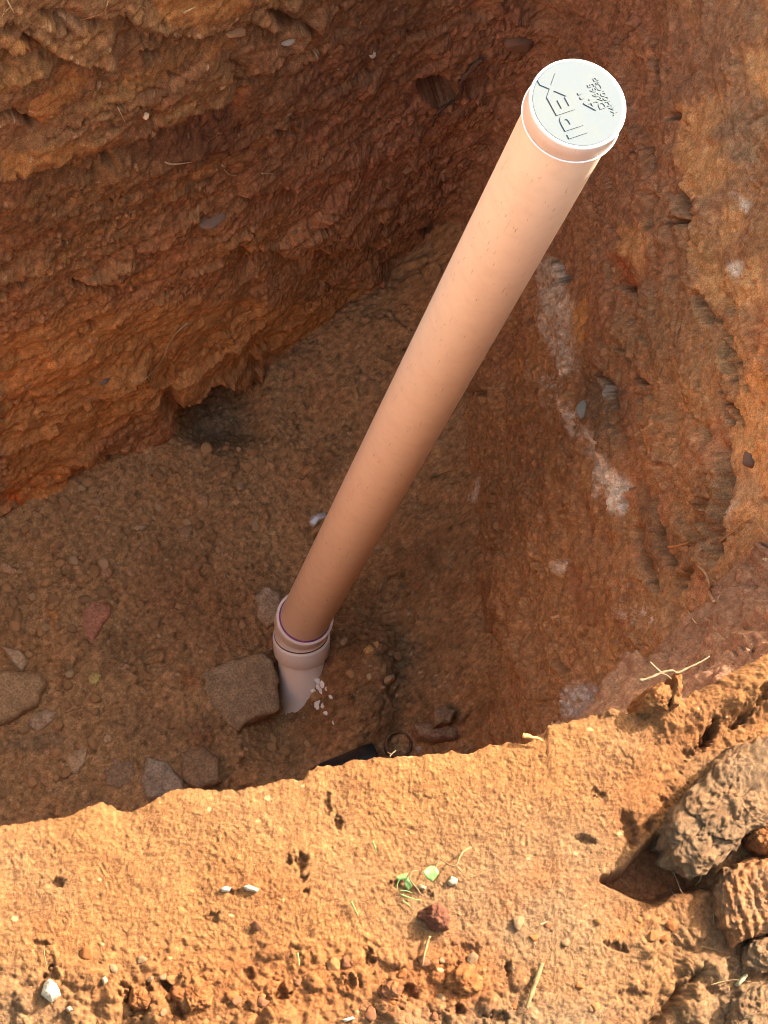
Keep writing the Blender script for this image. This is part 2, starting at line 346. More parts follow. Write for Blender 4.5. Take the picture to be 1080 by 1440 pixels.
# smooth scraped faces left by the digger's bucket
scr = np.zeros_like(SS)
for poly, c, k in [
        ([(28, 165), (62, 125), (100, 108), (130, 112), (100, 135), (60, 168)], ORANGE, .8), ([(0, 205), (90, 190), (165, 178), (70, 215), (0, 232)], ORANGE, .75),
        ([(210, -10), (345, -10), (345, 15), (255, 26), (225, 20)], ORANGE, .75), ([(285, 68), (330, 60), (340, 72), (300, 82)], ORANGE, .7), ([(0, 45), (70, 55), (110, 70), (60, 80), (0, 62)], ORANGE, .4),
        ([(0, 480), (120, 430), (240, 420), (430, 420), (520, 390), (500, 430), (380, 490), (240, 540), (100, 620), (0, 670)], OCHRE, .6),
        ([(0, 650), (60, 640), (120, 615), (60, 672), (0, 690)], ORANGE, .8), ([(0, 676), (14, 672), (20, 684), (0, 690)], (.45, .12, .03), .9),
        ([(120, 560), (220, 520), (180, 560), (120, 590)], OCHRE, .7), ([(0, 525), (60, 500), (160, 480), (120, 520), (0, 560)], ORANGE, .45),
        ([(370, 575), (410, 590), (420, 610), (380, 612)], ORANGE, .45), ([(140, 215), (260, 160), (340, 155), (360, 210), (250, 225)], (.20, .085, .045), .6),
        ([(945, 110), (1000, 55), (1035, 60), (1010, 120), (960, 160), (946, 155)], (.25, .125, .065), .6), ([(960, 150), (1010, 130), (1030, 150), (1000, 200), (965, 255), (955, 230)], TAN, .55), ([(968, 210), (1030, 195), (1030, 245), (990, 285), (968, 270)], TAN, .6),
        ([(1048, 75), (1090, 60), (1090, 150), (1060, 130)], TAN, .5), ([(870, 330), (900, 310), (925, 340), (905, 390), (880, 380)], TAN, .6), ([(1015, 300), (1040, 270), (1040, 330), (1015, 350)], TAN, .6), ([(1000, 380), (1070, 360), (1090, 420), (1040, 440), (985, 410)], TAN, .55),
        ([(1040, 560), (1090, 500), (1090, 760), (1055, 730), (1030, 640)], TAN, .6), ([(1022, 618), (1045, 640), (1085, 700), (1085, 730), (1030, 700)], (.36, .21, .11), .6),
        ([(800, 430), (830, 420), (825, 480), (805, 490)], OCHRE, .8), ([(905, 720), (918, 800), (915, 822), (895, 770)], (.28, .12, .055), .7), ([(795, 790), (820, 790), (850, 880), (825, 885)], (.26, .115, .05), .7),
        ([(860, 355), (890, 360), (900, 440), (893, 420)], (.30, .09, .035), .8), ([(880, 500), (920, 700), (880, 720), (870, 600)], RED, .4),
        ([(640, 860), (700, 800), (700, 1000), (660, 1040), (640, 960)], (.21, .105, .05), .6)]:
    m = inpoly(wx, wy, poly, 8) * min(1, k * 1.25); scr = np.maximum(scr, m); colr = mixc(colr, c, m * (1 - .2 * sm(.0, .5, fbm(Q, .03, 3, 61))))
# pale mineral veins and patches
vn = fbm(Q, .018, 5, 71, .75)
def vein(poly, k, thr=-.1, c=VEIN):
    global colr
    colr = mixc(colr, c, inpoly(wx * .6 + PX * .4, wy * .6 + PY * .4, poly, 7) * sm(thr - .02, thr + .22, vn) * min(1, k * 1.2))
vein([(760, 370), (785, 365), (805, 420), (806, 470), (812, 520), (790, 530), (765, 470), (758, 420)], .75, -.2, (.52, .42, .31))
vein([(755, 530), (790, 520), (800, 560), (770, 575)], .45, 0)
vein([(800, 560), (812, 575), (818, 620), (806, 610)], .7, -.1)
vein([(822, 598), (842, 618), (862, 650), (880, 690), (878, 722), (862, 712), (842, 668), (830, 640)], 1.0, -.45)
vein([(836, 672), (846, 684), (838, 700)], .7, -.3)
vein([(662, 672), (674, 670), (676, 702), (664, 704)], .75, -.3)
vein([(805, 970), (830, 960), (855, 968), (832, 985), (825, 1010), (806, 1012)], .85, -.25, (.42, .37, .33))
vein([(788, 790), (804, 792), (800, 804), (790, 802)], .8, -.4); vein([(880, 860), (930, 850), (935, 880), (890, 885)], .4, .0)
vein([(1025, 372), (1042, 368), (1040, 386), (1028, 388)], .8, -.3); vein([(1034, 272), (1050, 290), (1046, 300), (1036, 290)], .8, -.4)
vein([(1030, 712), (1050, 708), (1040, 730)], .5, -.2); vein([(845, 538), (856, 540), (858, 560), (850, 562)], .9, -.2)
vein([(1000, 150), (1070, 140), (1060, 230), (1010, 220)], .3, -.3, (.20, .16, .10))
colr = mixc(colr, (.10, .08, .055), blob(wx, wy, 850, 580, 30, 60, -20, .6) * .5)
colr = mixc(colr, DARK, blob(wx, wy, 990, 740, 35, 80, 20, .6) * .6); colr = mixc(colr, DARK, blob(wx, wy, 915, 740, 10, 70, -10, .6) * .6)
colr = mixc(colr, (.30, .09, .04), inpoly(wx, wy, [(215, 590), (250, 605), (268, 650), (250, 640), (215, 625), (180, 632)], 6) * .8)
# the shoulder near the rim: clods, with its shade put into a darker tint
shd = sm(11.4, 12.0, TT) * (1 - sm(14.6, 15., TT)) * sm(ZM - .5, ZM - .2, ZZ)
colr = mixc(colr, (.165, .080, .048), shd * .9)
rough = 1 - .8 * scr
# rough broken soil: clumps and grains
cl1, id1 = crumbs(SS + .012 * mid_, dip * .8 + .01 * big, .034, 3, .75, angular=True)
cl2, id2 = crumbs(SS, ZZ * .75, .014, 5, .8); cl3, id3 = crumbs(SS, ZZ * .75, .0075, 6, .8)
bro = sm(-.15, .4, fbm(Q, .15, 3, 77)) 
jit = _hash((TT * 1e5).astype(np.int64), (ZZ * 1e5).astype(np.int64), (ZZ * 0).astype(np.int64), 77).astype(np.float32) / 4294967295. - .5
rough = rough * (1 - .75 * shd)
disp += plate_d * (1 - .85 * scr) * (1 - .6 * shd)
disp += .0011 * perlin(SS / .009, ZZ / .012, SS * 0, 421) * (1 - .6 * scr) + .0011 * jit
disp += rough * (.22 * cl1 * bro * .7 + .16 * cl2 * sm(-.3, .3, fbm(Q, .09, 3, 78)) + .6 * cl3)
disp += rough * (.0030 * fbm(Q, .025, 5, 81, .55) + .0010 * fbm(Qs, .012, 3, 83, ridged=True)) + .0020 * fbm(np.stack([SS * .25 + dip * .5, dip * 2.2, SS * 0], -1), .012, 3, 84) * scr
disp += shd * (.018 * fbm(Q, .05, 5, 87, .6) + .15 * cl2)
colr *= (1 + rough * (.45 * (id2 - .5) * (cl2 > 0) + .25 * (id3 - .5)))[..., None]
colr *= 1.06 * (1 + .34 * fbm(Q, .012, 3, 88) + .22 * jit)[..., None]
colr *= (1 + (1 - right) * (.20 - .60 * sm(-2.75, -2.0, ZZ + .06 * big + .15 * (SS - 3.6) * 0)))[..., None]   # far wall tint darkened high up, lightened below, to even out the light
colr = mixc(colr, (.40, .20, .09), np.clip((1 - sm(3.2, 3.7, TT)) + sm(14.6, 15.0, TT), 0, 1))  # unseen left and near walls tinted paler to bounce light into the pit
pale = (id3 > .985) & (cl3 > .0018); colr = np.where(pale[..., None], np.array((.40, .26, .15), np.float32), colr)
fade = 1 - sm(ZG - .05, ZG, ZZ) ; disp *= fade
_inward = np.stack([nx / _l, ny / _l, 0 * nx], -1)[:, None, :]
ctr = np.array([.45, 1.0]); 
if ((ctr - W0[len(tc_) // 2, 0, :2]) @ _inward[len(tc_) // 2, 0, :2]) < 0: _inward = -_inward
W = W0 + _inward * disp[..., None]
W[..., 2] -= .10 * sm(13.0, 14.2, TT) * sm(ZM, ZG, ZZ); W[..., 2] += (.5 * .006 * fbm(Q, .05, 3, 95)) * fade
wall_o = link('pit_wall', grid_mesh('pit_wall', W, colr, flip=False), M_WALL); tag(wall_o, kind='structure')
print('wall', W.shape, round(time.time() - T0, 1))

# ------------------------------------------------------------------ the pit floor
xs = np.concatenate([np.linspace(-3.8, -.16, 70)[:-1], np.arange(-.16, 1.12, .0034), np.linspace(1.12, 1.4, 12)])
ys = np.concatenate([np.linspace(-2.0, .62, 60)[:-1], np.arange(.62, 2.12, .0034), np.linspace(2.12, 2.4, 10)])
X, Y = np.meshgrid(xs, ys, indexing='ij'); P = np.stack([X, Y, X * 0], -1)
FP = np.stack([X, Y, X * 0 + FZ], -1); fpx, fpy, _ = pr(FP)
fwx = fpx + 10 * fbm(P, .08, 3, 191); fwy = fpy + 10 * fbm(P, .08, 3, 193)
Zf = FZ + .030 * fbm(P, .35, 3, 101) + .016 * fbm(P, .12, 4, 105) + .010 * fbm(P, .04, 4, 109)
Zf += 2.5 * sm(.12, 2.0, -X) + .09 * sm(1.30, 1.9, Y) * sm(.3, .9, X) + .36 * np.clip((X + .10 * fbm(P, .18, 3, 135) - .58) / .42, 0, 1.2) ** 2 * sm(.72, 1.05, Y)                          # unseen left ramp added for bounce light; loose spoil at foot of walls
Zf += .13 * blob(fpx, fpy, 487, 985, 50, 66, 24, .8) - .12 * blob(fpx, fpy, 415, 995, 60, 60, 0, .9)
Zf -= .085 * inpoly(fwx * .5 + fpx * .5, fwy * .5 + fpy * .5, [(256, 470), (358, 470), (360, 580), (366, 610), (310, 622), (264, 605)], 26)
Zf -= .02 * blob(fpx, fpy, 575, 1010, 60, 60, 0, .7)
reg = sm(-.25, .35, fbm(P, .22, 3, 111))
k1, j1 = crumbs(X + .01 * fbm(P, .05, 2, 1), Y, .040, 13, .35, .15, .40); k2, j2 = crumbs(X, Y, .017, 15, .55, .2, .5); k3, j3 = crumbs(X, Y, .0095, 16, .8); k4, j4 = crumbs(X, Y, .0062, 17, .9)
fj = _hash((X * 1e5).astype(np.int64), (Y * 1e5).astype(np.int64), (X * 0).astype(np.int64), 78).astype(np.float32) / 4294967295. - .5
Zf += .9 * k1 * sm(-.1, .3, fbm(P, .15, 2, 117)) + 1.2 * k2 * (.2 + .8 * reg) + 1.1 * k3 * (.35 + .65 * reg) + .7 * k4 + .0022 * fj + .004 * perlin(X / .012, Y / .012, X * 0, 431)
fn = fbm(P, .2, 4, 433, .55); Zf -= .018 * np.exp(-(fn / .025) ** 2) * sm(.0, .3, fbm(P, .15, 2, 434))
fc = np.empty(P.shape, np.float32); fc[:] = FLOORB
fc = mixc(fc, (.38, .190, .080), sm(-.1, .5, fbm(P, .2, 3, 121)) * .7); fc = mixc(fc, (.41, .25, .12), sm(.1, .45, fbm(P, .16, 4, 127)) * .7); fc = mixc(fc, (.16, .095, .05), sm(.0, .5, fbm(P, .12, 4, 123)) * .6)
fc = mixc(fc, (.27, .155, .075), blob(fwx, fwy, 230, 800, 35, 50, 25, .8) * .8 + 0); fc = mixc(fc, (.24, .11, .05), blob(fwx, fwy, 320, 870, 110, 60, 10, .8) * .55)
fc = mixc(fc, (.26, .16, .085), blob(fwx, fwy, 210, 1025, 50, 28, 25, .8) * .7); fc = mixc(fc, (.36, .17, .06), blob(fwx, fwy, 75, 865, 8, 20, 0, .8) * .8)
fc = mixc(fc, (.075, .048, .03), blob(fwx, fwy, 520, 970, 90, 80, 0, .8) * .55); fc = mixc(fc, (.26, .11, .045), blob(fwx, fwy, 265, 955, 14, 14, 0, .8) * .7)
fc = mixc(fc, (.22, .10, .05), blob(fwx, fwy, 285, 1040, 20, 16, 0, .8) * .6)
fc = mixc(fc, (.16, .12, .085), blob(fwx, fwy, 50, 1045, 45, 12, 0, .8) * .5)
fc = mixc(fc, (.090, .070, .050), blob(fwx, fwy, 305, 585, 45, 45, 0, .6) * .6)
fc *= (1 + .5 * (j2 - .5) * (k2 > 0) + .45 * (j3 - .5) * (k3 > 0) + .25 * (j4 - .5) + .30 * fbm(P, .02, 3, 131) + .25 * fj)[..., None]
fc = mixc(fc, (.42, .205, .095), sm(.2, .5, -X))  # unseen ramp tinted paler to bounce more light
lt = (j4 > .988) & (k4 > .0014); fc = np.where(lt[..., None], np.array((.40, .29, .19), np.float32), fc)
FP[..., 2] = Zf
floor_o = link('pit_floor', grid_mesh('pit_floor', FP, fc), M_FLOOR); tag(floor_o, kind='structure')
print('floor', FP.shape, round(time.time() - T0, 1))

# ------------------------------------------------------------------ the near bank in the sun
RIM = [(-700, 1330), (-350, 1235), (-120, 1185), (0, 1160), (40, 1153), (80, 1147), (100, 1146), (115, 1136), (145, 1130), (165, 1138), (185, 1143), (210, 1130), (235, 1112), (260, 1105), (300, 1107), (340, 1108), (380, 1098), (410, 1092), (428, 1094), (436, 1082), (448, 1074), (480, 1074), (500, 1066), (540, 1062), (580, 1062), (600, 1060), (640, 1055), (665, 1061), (690, 1050), (720, 1044), (745, 1044), (770, 1034), (775, 1018), (800, 1011), (850, 1000), (862, 992), (880, 1000), (900, 996), (912, 972), (930, 965), (950, 976), (962, 985), (980, 970), (1000, 962), (1030, 945), (1060, 930), (1080, 918), (1120, 905), (1180, 870), (1300, 790)]
K = (H - ZG) / 1.6                # size of the soil grains on the bank
rw = np.array([un(a, b, ZG)[:2] for a, b in RIM]) / K
xs = np.concatenate([np.linspace(rw[0, 0] + .02, -.035, 40)[:-1], np.arange(-.035, .605, .00085), np.linspace(.605, .76, 50)])
yr = np.interp(xs, rw[:, 0], rw[:, 1])
xj = np.stack([xs, xs * 0, xs * 0], -1); yr = yr + .0022 * fbm(xj, .012, 3, 205) + .0012 * fbm(xj, .004, 2, 206)
ss = np.concatenate([-np.geomspace(2.3, .012, 34), np.linspace(-.012, 0, 12)[1:-1], np.arange(0, .30, .00085), np.linspace(.30, .9, 40)])
Xb, Sb = np.meshgrid(xs, ss, indexing='ij'); YR = yr[:, None] + 0 * Sb
s_in = np.maximum(Sb, 0); Yb = YR - s_in; P = np.stack([Xb, Yb, np.minimum(Sb, 0)], -1)
BP = np.stack([Xb * K, Yb * K, Xb * 0 + ZG], -1); bpx, bqy, _ = pr(BP)
P2 = np.stack([Xb, Yb, Xb * 0], -1)
bwx = bpx + 9 * fbm(P2, .02, 3, 291) + 9 * fbm(P2, .007, 3, 292, .6); bwy = bqy + 9 * fbm(P2, .02, 3, 293) + 9 * fbm(P2, .007, 3, 294, .6)
rgh = np.clip(.12 + .75 * sm(1270, 1400, bwy + 40 * fbm(P2, .08, 2, 294)) * (1 - .5 * sm(700, 760, bwx)) + .45 * sm(860, 960, bwx) + .4 * blob(bwx, bwy, 430, 1380, 260, 60, 0, .8), 0, 1.1)
g1, a1 = crumbs(Xb, Yb, .0042, 33, .95, .3, .62); g2, a2 = crumbs(Xb, Yb, .0068, 34, .55, .25, .55); g3, a3 = crumbs(Xb + .002 * fbm(P2, .01, 2, 9), Yb, .016, 35, .6, .2, .55)
g4, a4 = crumbs(Xb + .004 * fbm(P2, .02, 2, 10), Yb, .036, 36, .55, .2, .5); g0, a0 = crumbs(Xb, Yb, .0024, 37, .95, .3, .6)
Zb = .010 * fbm(P2, .14, 3, 201) + .0035 * fbm(P2, .035, 4, 205)
bj = _hash((Xb * 3e5).astype(np.int64), (YR * 3e5 - s_in * 3e5).astype(np.int64), (Xb * 0).astype(np.int64), 79).astype(np.float32) / 4294967295. - .5
Zb += .0006 * perlin(Xb / .0042, Yb / .0042, Xb * 0, 441) + .0011 * perlin(Xb / .0022, Yb / .0022, Xb * 0, 442) * (.7 + .5 * fbm(P2, .03, 2, 444)) + .0007 * bj + .0022 * fbm(P2, .012, 4, 443, .6)
Zb += .10 * g1 * rgh + .30 * g0 + (.04 + .5 * rgh) * g2 * sm(-.4, .3, fbm(P2, .05, 2, 207) + rgh * .5) + .75 * g3 * sm(.35, .9, rgh + .4 * fbm(P2, .06, 2, 209)) + .65 * g4 * sm(.55, 1.0, rgh + .35 * fbm(P2, .09, 2, 210))
Zb += .0016 * fbm(P2, .005, 3, 211) * (.3 + rgh)
# pits, cracks and the hollow beside the large clods
dwx = bwx + 9 * fbm(P2, .0045, 3, 295, .65); dwy = bwy + 9 * fbm(P2, .0045, 3, 296, .65)
def dent(c, r, dep, ang=0, soft=.4):
    global Zb
    Zb = Zb - .85 * dep * blob(dwx, dwy, c[0], c[1], r[0] * 1.1, r[1] * 1.1, ang, soft)
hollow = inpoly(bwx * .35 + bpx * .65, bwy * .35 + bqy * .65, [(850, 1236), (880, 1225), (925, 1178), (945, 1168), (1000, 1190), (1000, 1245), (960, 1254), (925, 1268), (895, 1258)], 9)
Zb -= .034 * hollow
for c, r, dp, an in [((885, 1165), (8, 22), .010, -20), ((915, 1160), (7, 7), .007, 0), ((825, 1183), (10, 6), .006, 20), ((835, 1112), (4, 6), .004, 0), ((845, 1120), (5, 4), .004, 0),
                     ((994, 1040), (7, 14), .014, 25), ((1000, 1030), (5, 16), .010, 15), ((1040, 1015), (5, 18), .010, 40), ((970, 1060), (7, 6), .006, 0), ((1065, 980), (6, 14), .01, 30), ((935, 1130), (5, 8), .005, 0),
                     ((423, 1213), (6, 10), .008, 0), ((404, 1210), (3, 8), .005, 0), ((426, 1232), (4, 5), .005, 0), ((427, 1254), (5, 4), .005, 0), ((475, 1157), (5, 8), .006, 0), ((461, 1130), (3, 14), .004, 0),
                     ((80, 1241), (6, 7), .006, 0), ((296, 1292), (9, 6), .006, 0), ((326, 1252), (5, 5), .004, 0), ((60, 1325), (10, 5), .005, 0), ((72, 1370), (9, 7), .006, 0),
                     ((180, 1398), (12, 9), .010, 0), ((204, 1390), (7, 7), .008, 0), ((197, 1425), (9, 9), .009, 0), ((235, 1385), (8, 10), .010, 0), ((245, 1415), (8, 18), .010, -30), ((395, 1400), (8, 12), .010, 0), ((350, 1370), (7, 7), .007, 0),
                     ((520, 1345), (4, 10), .007, 0), ((490, 1380), (6, 12), .008, 0), ((575, 1395), (9, 8), .010, 0), ((600, 1260), (8, 8), .004, 0), ((555, 1240), (7, 6), .005, 0), ((716, 1363), (6, 7), .008, 0), ((660, 1335), (12, 8), .005, 0),
                     ((870, 1332), (15, 5), .007, 10), ((640, 1420), (10, 8), .009, 0), ((886, 1400), (20, 8), .006, 0), ((700, 1430), (12, 6), .008, 0)]:
    dent(c, r, dp, an)
dd, par = segd(bwx, bwy, [(905, 1455), (955, 1395), (985, 1365)]); Zb -= .012 * np.exp(-(dd / 7) ** 2) * sm(1350, 1375, bwy + 0 * bwx)
Zb += .010 * np.exp(-(segd(bwx, bwy, [(940, 1010), (1000, 990), (1090, 970)])[0] / 26) ** 2) + .012 * blob(bwx, bwy, 1075, 960, 60, 30, -25, .8)
Zb += .008 * blob(bwx, bwy, 930, 975, 24, 18, 0, .9) + .006 * blob(bwx, bwy, 860, 995, 16, 8, 0, .9)
# edge rounding over the rim
Zb -= .010 * np.exp(-np.maximum(Sb, 0) / .010); edge = np.exp(-np.maximum(Sb, 0) / .004)
Zw = np.minimum(Sb, 0)
out_ = sm(.55, .72, Xb) + sm(.04, .5, -Xb - .04) + sm(.30, .55, s_in)
Zb = Zb * np.where(Sb >= 0, 1, np.exp(Sb / .01)) + Zw - .06 * np.clip(out_, 0, 1)
Yb2 = Yb + np.where(Sb < 0, .012 * fbm(np.stack([Xb, Sb, Xb * 0], -1), .1, 4, 230) - .02 * sm(0, -.2, Sb) , 0) + .002 * edge * fbm(np.stack([Xb, Sb, Xb * 0], -1), .006, 3, 231)
bc = np.empty(P2.shape, np.float32); bc[:] = DRY
bc = mixc(bc, DRYGREY, np.clip(sm(-.15, .5, fbm(P2, .12, 3, 241)) * .45 + .75 * blob(bwx, bwy, 760, 1290, 160, 110, 20, .9) + .65 * sm(930, 1020, bwx) * sm(1030, 1090, bwy) + .7 * blob(bwx, bwy, 20, 1420, 90, 50, 0, .9) + .75 * blob(bwx, bwy, 720, 1440, 220, 36, 0, .8), 0, .95))
bc = mixc(bc, DRYRED, np.clip(sm(.1, .5, fbm(P2, .07, 3, 243)) * .5 + .6 * blob(bwx, bwy, 420, 1385, 260, 60, 0, .8) + .55 * blob(bwx, bwy, 640, 1370, 60, 50, 0, .8) + .5 * blob(bwx, bwy, 910, 1140, 60, 60, 0, .8) + .4 * blob(bwx, bwy, 980, 1020, 80, 40, 0, .8), 0, .9))
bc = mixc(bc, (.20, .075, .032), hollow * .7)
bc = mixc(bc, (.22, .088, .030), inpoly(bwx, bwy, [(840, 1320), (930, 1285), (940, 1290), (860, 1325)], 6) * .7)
bc = mixc(bc, (.40, .20, .09), np.where(Sb < -.004, 1., 0))  # hidden face below the rim tinted paler for more bounce light
bc *= (1 + .30 * (a1 - .5) + .22 * (a2 - .5) * (g2 > 0) + .30 * (a3 - .5) * (g3 > 0) * rgh + .22 * fbm(P2, .006, 2, 245) + .16 * fbm(P2, .05, 3, 246) + .30 * bj + .25 * perlin(Xb / .0024, Yb / .0024, Xb * 0, 442))[..., None]
lt = (a1 > .995) & (g1 > .0012); bc = np.where(lt[..., None], np.array((.30, .19, .09), np.float32), bc)
BP[..., 1] = Yb2 * K; BP[..., 2] = ZG + Zb * K
bank_o = link('bank', grid_mesh('bank', BP, bc), M_BANK); tag(bank_o, kind='structure')
print('bank', BP.shape, round(time.time() - T0, 1))

# wide ground round the pit, out to the horizon
tg = np.linspace(0, len(TOP) - 1 - 1e-4, 260); rim = crom(TOP, tg); cen = np.array([.3, 1.0])
rad = np.concatenate([[0.0, .012, .03, .06], np.geomspace(.1, 300, 46)])
dirv = rim - cen; dirv /= np.linalg.norm(dirv, axis=1)[:, None]
G = np.zeros((len(tg), len(rad), 3)); G[..., :2] = rim[:, None] + dirv[:, None] * rad[None, :, None]
near = (1 - sm(.0, .12, np.abs(G[..., 1] - .1) - .5)) * (1 - sm(.9, 1.3, np.abs(G[..., 0])))*sm(.55, .30, G[..., 1] - .45*np.maximum(G[...,0]-.3,0))
G[..., 2] = ZG - .004 + .03 * fbm(G, .5, 4, 301) * np.clip(rad / .3, 0, 1)[None] - .075 * near
_hx = np.exp(-((G[..., 1] - 1.35) / .75) ** 4) * sm(1.2, 1.5, G[..., 0]) * (1 - sm(2.2, 3.2, G[..., 0]))
G[..., 2] += (.42 + .06 * fbm(G, .3, 3, 305)) * _hx            # unseen heap added along the right-hand rim to shade shoulder and pipe
G = np.concatenate([G, G[:1]], 0)
gc = np.empty(G.shape, np.float32); gc[:] = DRY; gc = mixc(gc, DRYGREY, sm(-.2, .5, fbm(G, .3, 4, 303)) * .8); gc *= .85
ground_o = link('ground', grid_mesh('ground', G, gc, flip=True), M_BANK); tag(ground_o, kind='structure')

# ------------------------------------------------------------------ depth buffer of the earth, to set things down on it
DS = 3; DW, DH = 1080 // DS, 1440 // DS
zbuf = np.full((DH, DW), 1e9)
for A in (W, FP, BP):
    a, b, c = pr(A.reshape(-1, 3)); i = (a / DS).astype(int); j = (b / DS).astype(int)
    k = (a >= 0) & (b >= 0) & (i < DW) & (j < DH); np.minimum.at(zbuf, (j[k], i[k]), c[k])
def surf(px, py, lift=0.0):
    i = int(np.clip(px / DS, 1, DW - 2)); j = int(np.clip(py / DS, 1, DH - 2))
    zz = np.sort(zbuf[j - 1:j + 2, i - 1:i + 2].ravel()); zz = zz[zz < 1e8]
    zc = float(np.median(zz)) if len(zz) else 4.0
    r = ray(px, py); p = r * zc + np.array([0, 0, H])
    return p - r / np.linalg.norm(r) * lift
PXM = lambda p: float(pr(np.asarray(p, float)[None])[2][0]) / F       # metres per photo pixel at a point
# ------------------------------------------------------------------ builders for the loose things
def spline(pts, n):
    pts = np.asarray(pts, float); t = np.linspace(0, len(pts) - 1, n)
    return crom(pts, t)
def tube_mesh(name, pts, radii, sides=7, n=None, wob=.0, seed=0, closed_tip=True):
    pts = np.asarray(pts, float); n = n or max(8, len(pts) * 4)
    C = spline(pts, n); R = np.interp(np.linspace(0, 1, n), np.linspace(0, 1, len(radii)), radii)
    T = np.gradient(C, axis=0); T /= np.linalg.norm(T, axis=1)[:, None] + 1e-12
    up = np.array([.3, .2, 1.0]); v = []; f = []
    rng = np.random.default_rng(seed)
    for i in range(n):
        a = np.cross(T[i], up); a /= np.linalg.norm(a) + 1e-12; b = np.cross(T[i], a)
        for k in range(sides):
            th = 2 * math.pi * k / sides; r = R[i] * (1 + wob * rng.normal())
            v.append(C[i] + r * (a * math.cos(th) + b * math.sin(th)))
    for i in range(n - 1):
        for k in range(sides):
            f.append((i * sides + k, i * sides + (k + 1) % sides, (i + 1) * sides + (k + 1) % sides, (i + 1) * sides + k))
    f.append(tuple(range(sides))[::-1]); f.append(tuple((n - 1) * sides + k for k in range(sides)))
    return pydata(name, v, f)
def recentre(o):
    """put the object's origin at the foot of its own mesh"""
    me = o.data; c = np.empty(len(me.vertices) * 3, np.float32); me.vertices.foreach_get('co', c); c = c.reshape(-1, 3)
    p = c.mean(0); p[2] = c[:, 2].min(); me.vertices.foreach_set('co', (c - p).ravel()); me.update(); o.location = p
def root(pxs, rpx, m, label, cat='root', lift=.004, name='root', tip=.35, ztop=None, group=None, wob=.2, parent=None, seed=1, arch=0):
    P3 = []
    for i, (a, b) in enumerate(pxs):
        u = i / max(1, len(pxs) - 1); l = lift + arch * math.sin(math.pi * u)
        P3.append(surf(a, b, l) if ztop is None else un(a, b, ztop + arch * math.sin(math.pi * u)))
    s = PXM(P3[0]); rr = [rpx * s, rpx * s * (1 + tip) / 2, rpx * s * tip]
    o = link(name, tube_mesh(name, P3, rr, 7, wob=wob, seed=seed), m, parent)
    if parent is None: recentre(o); tag(o, label, cat, group)
    return o
def rock_mesh(name, seed, sub=2, cuts=7, rough=.08, flat=.7, long=1.25):
    rng = np.random.default_rng(seed); bm = bmesh.new(); bmesh.ops.create_icosphere(bm, subdivisions=sub, radius=1)
    V = np.array([v.co for v in bm.verts])
    for _ in range(cuts):
        n = rng.normal(size=3); n /= np.linalg.norm(n); d = rng.uniform(.55, .85); h = V @ n - d; V = V - np.maximum(h, 0)[:, None] * n
    V = V * (1 + rough * fbm(V, .8, 3, seed))[:, None] * np.array([long, 1, flat])
    for v, p in zip(bm.verts, V): v.co = p
    me = bpy.data.meshes.new(name); bm.to_mesh(me); bm.free()
    me.polygons.foreach_set('use_smooth', [sub > 2] * len(me.polygons)); return me
def resample(poly, n):
    p = np.asarray(list(poly) + [poly[0]], float); L = np.concatenate([[0], np.cumsum(np.hypot(*np.diff(p, axis=0).T))])
    s = np.linspace(0, L[-1], n, endpoint=False); return np.stack([np.interp(s, L, p[:, k]) for k in range(2)], -1)
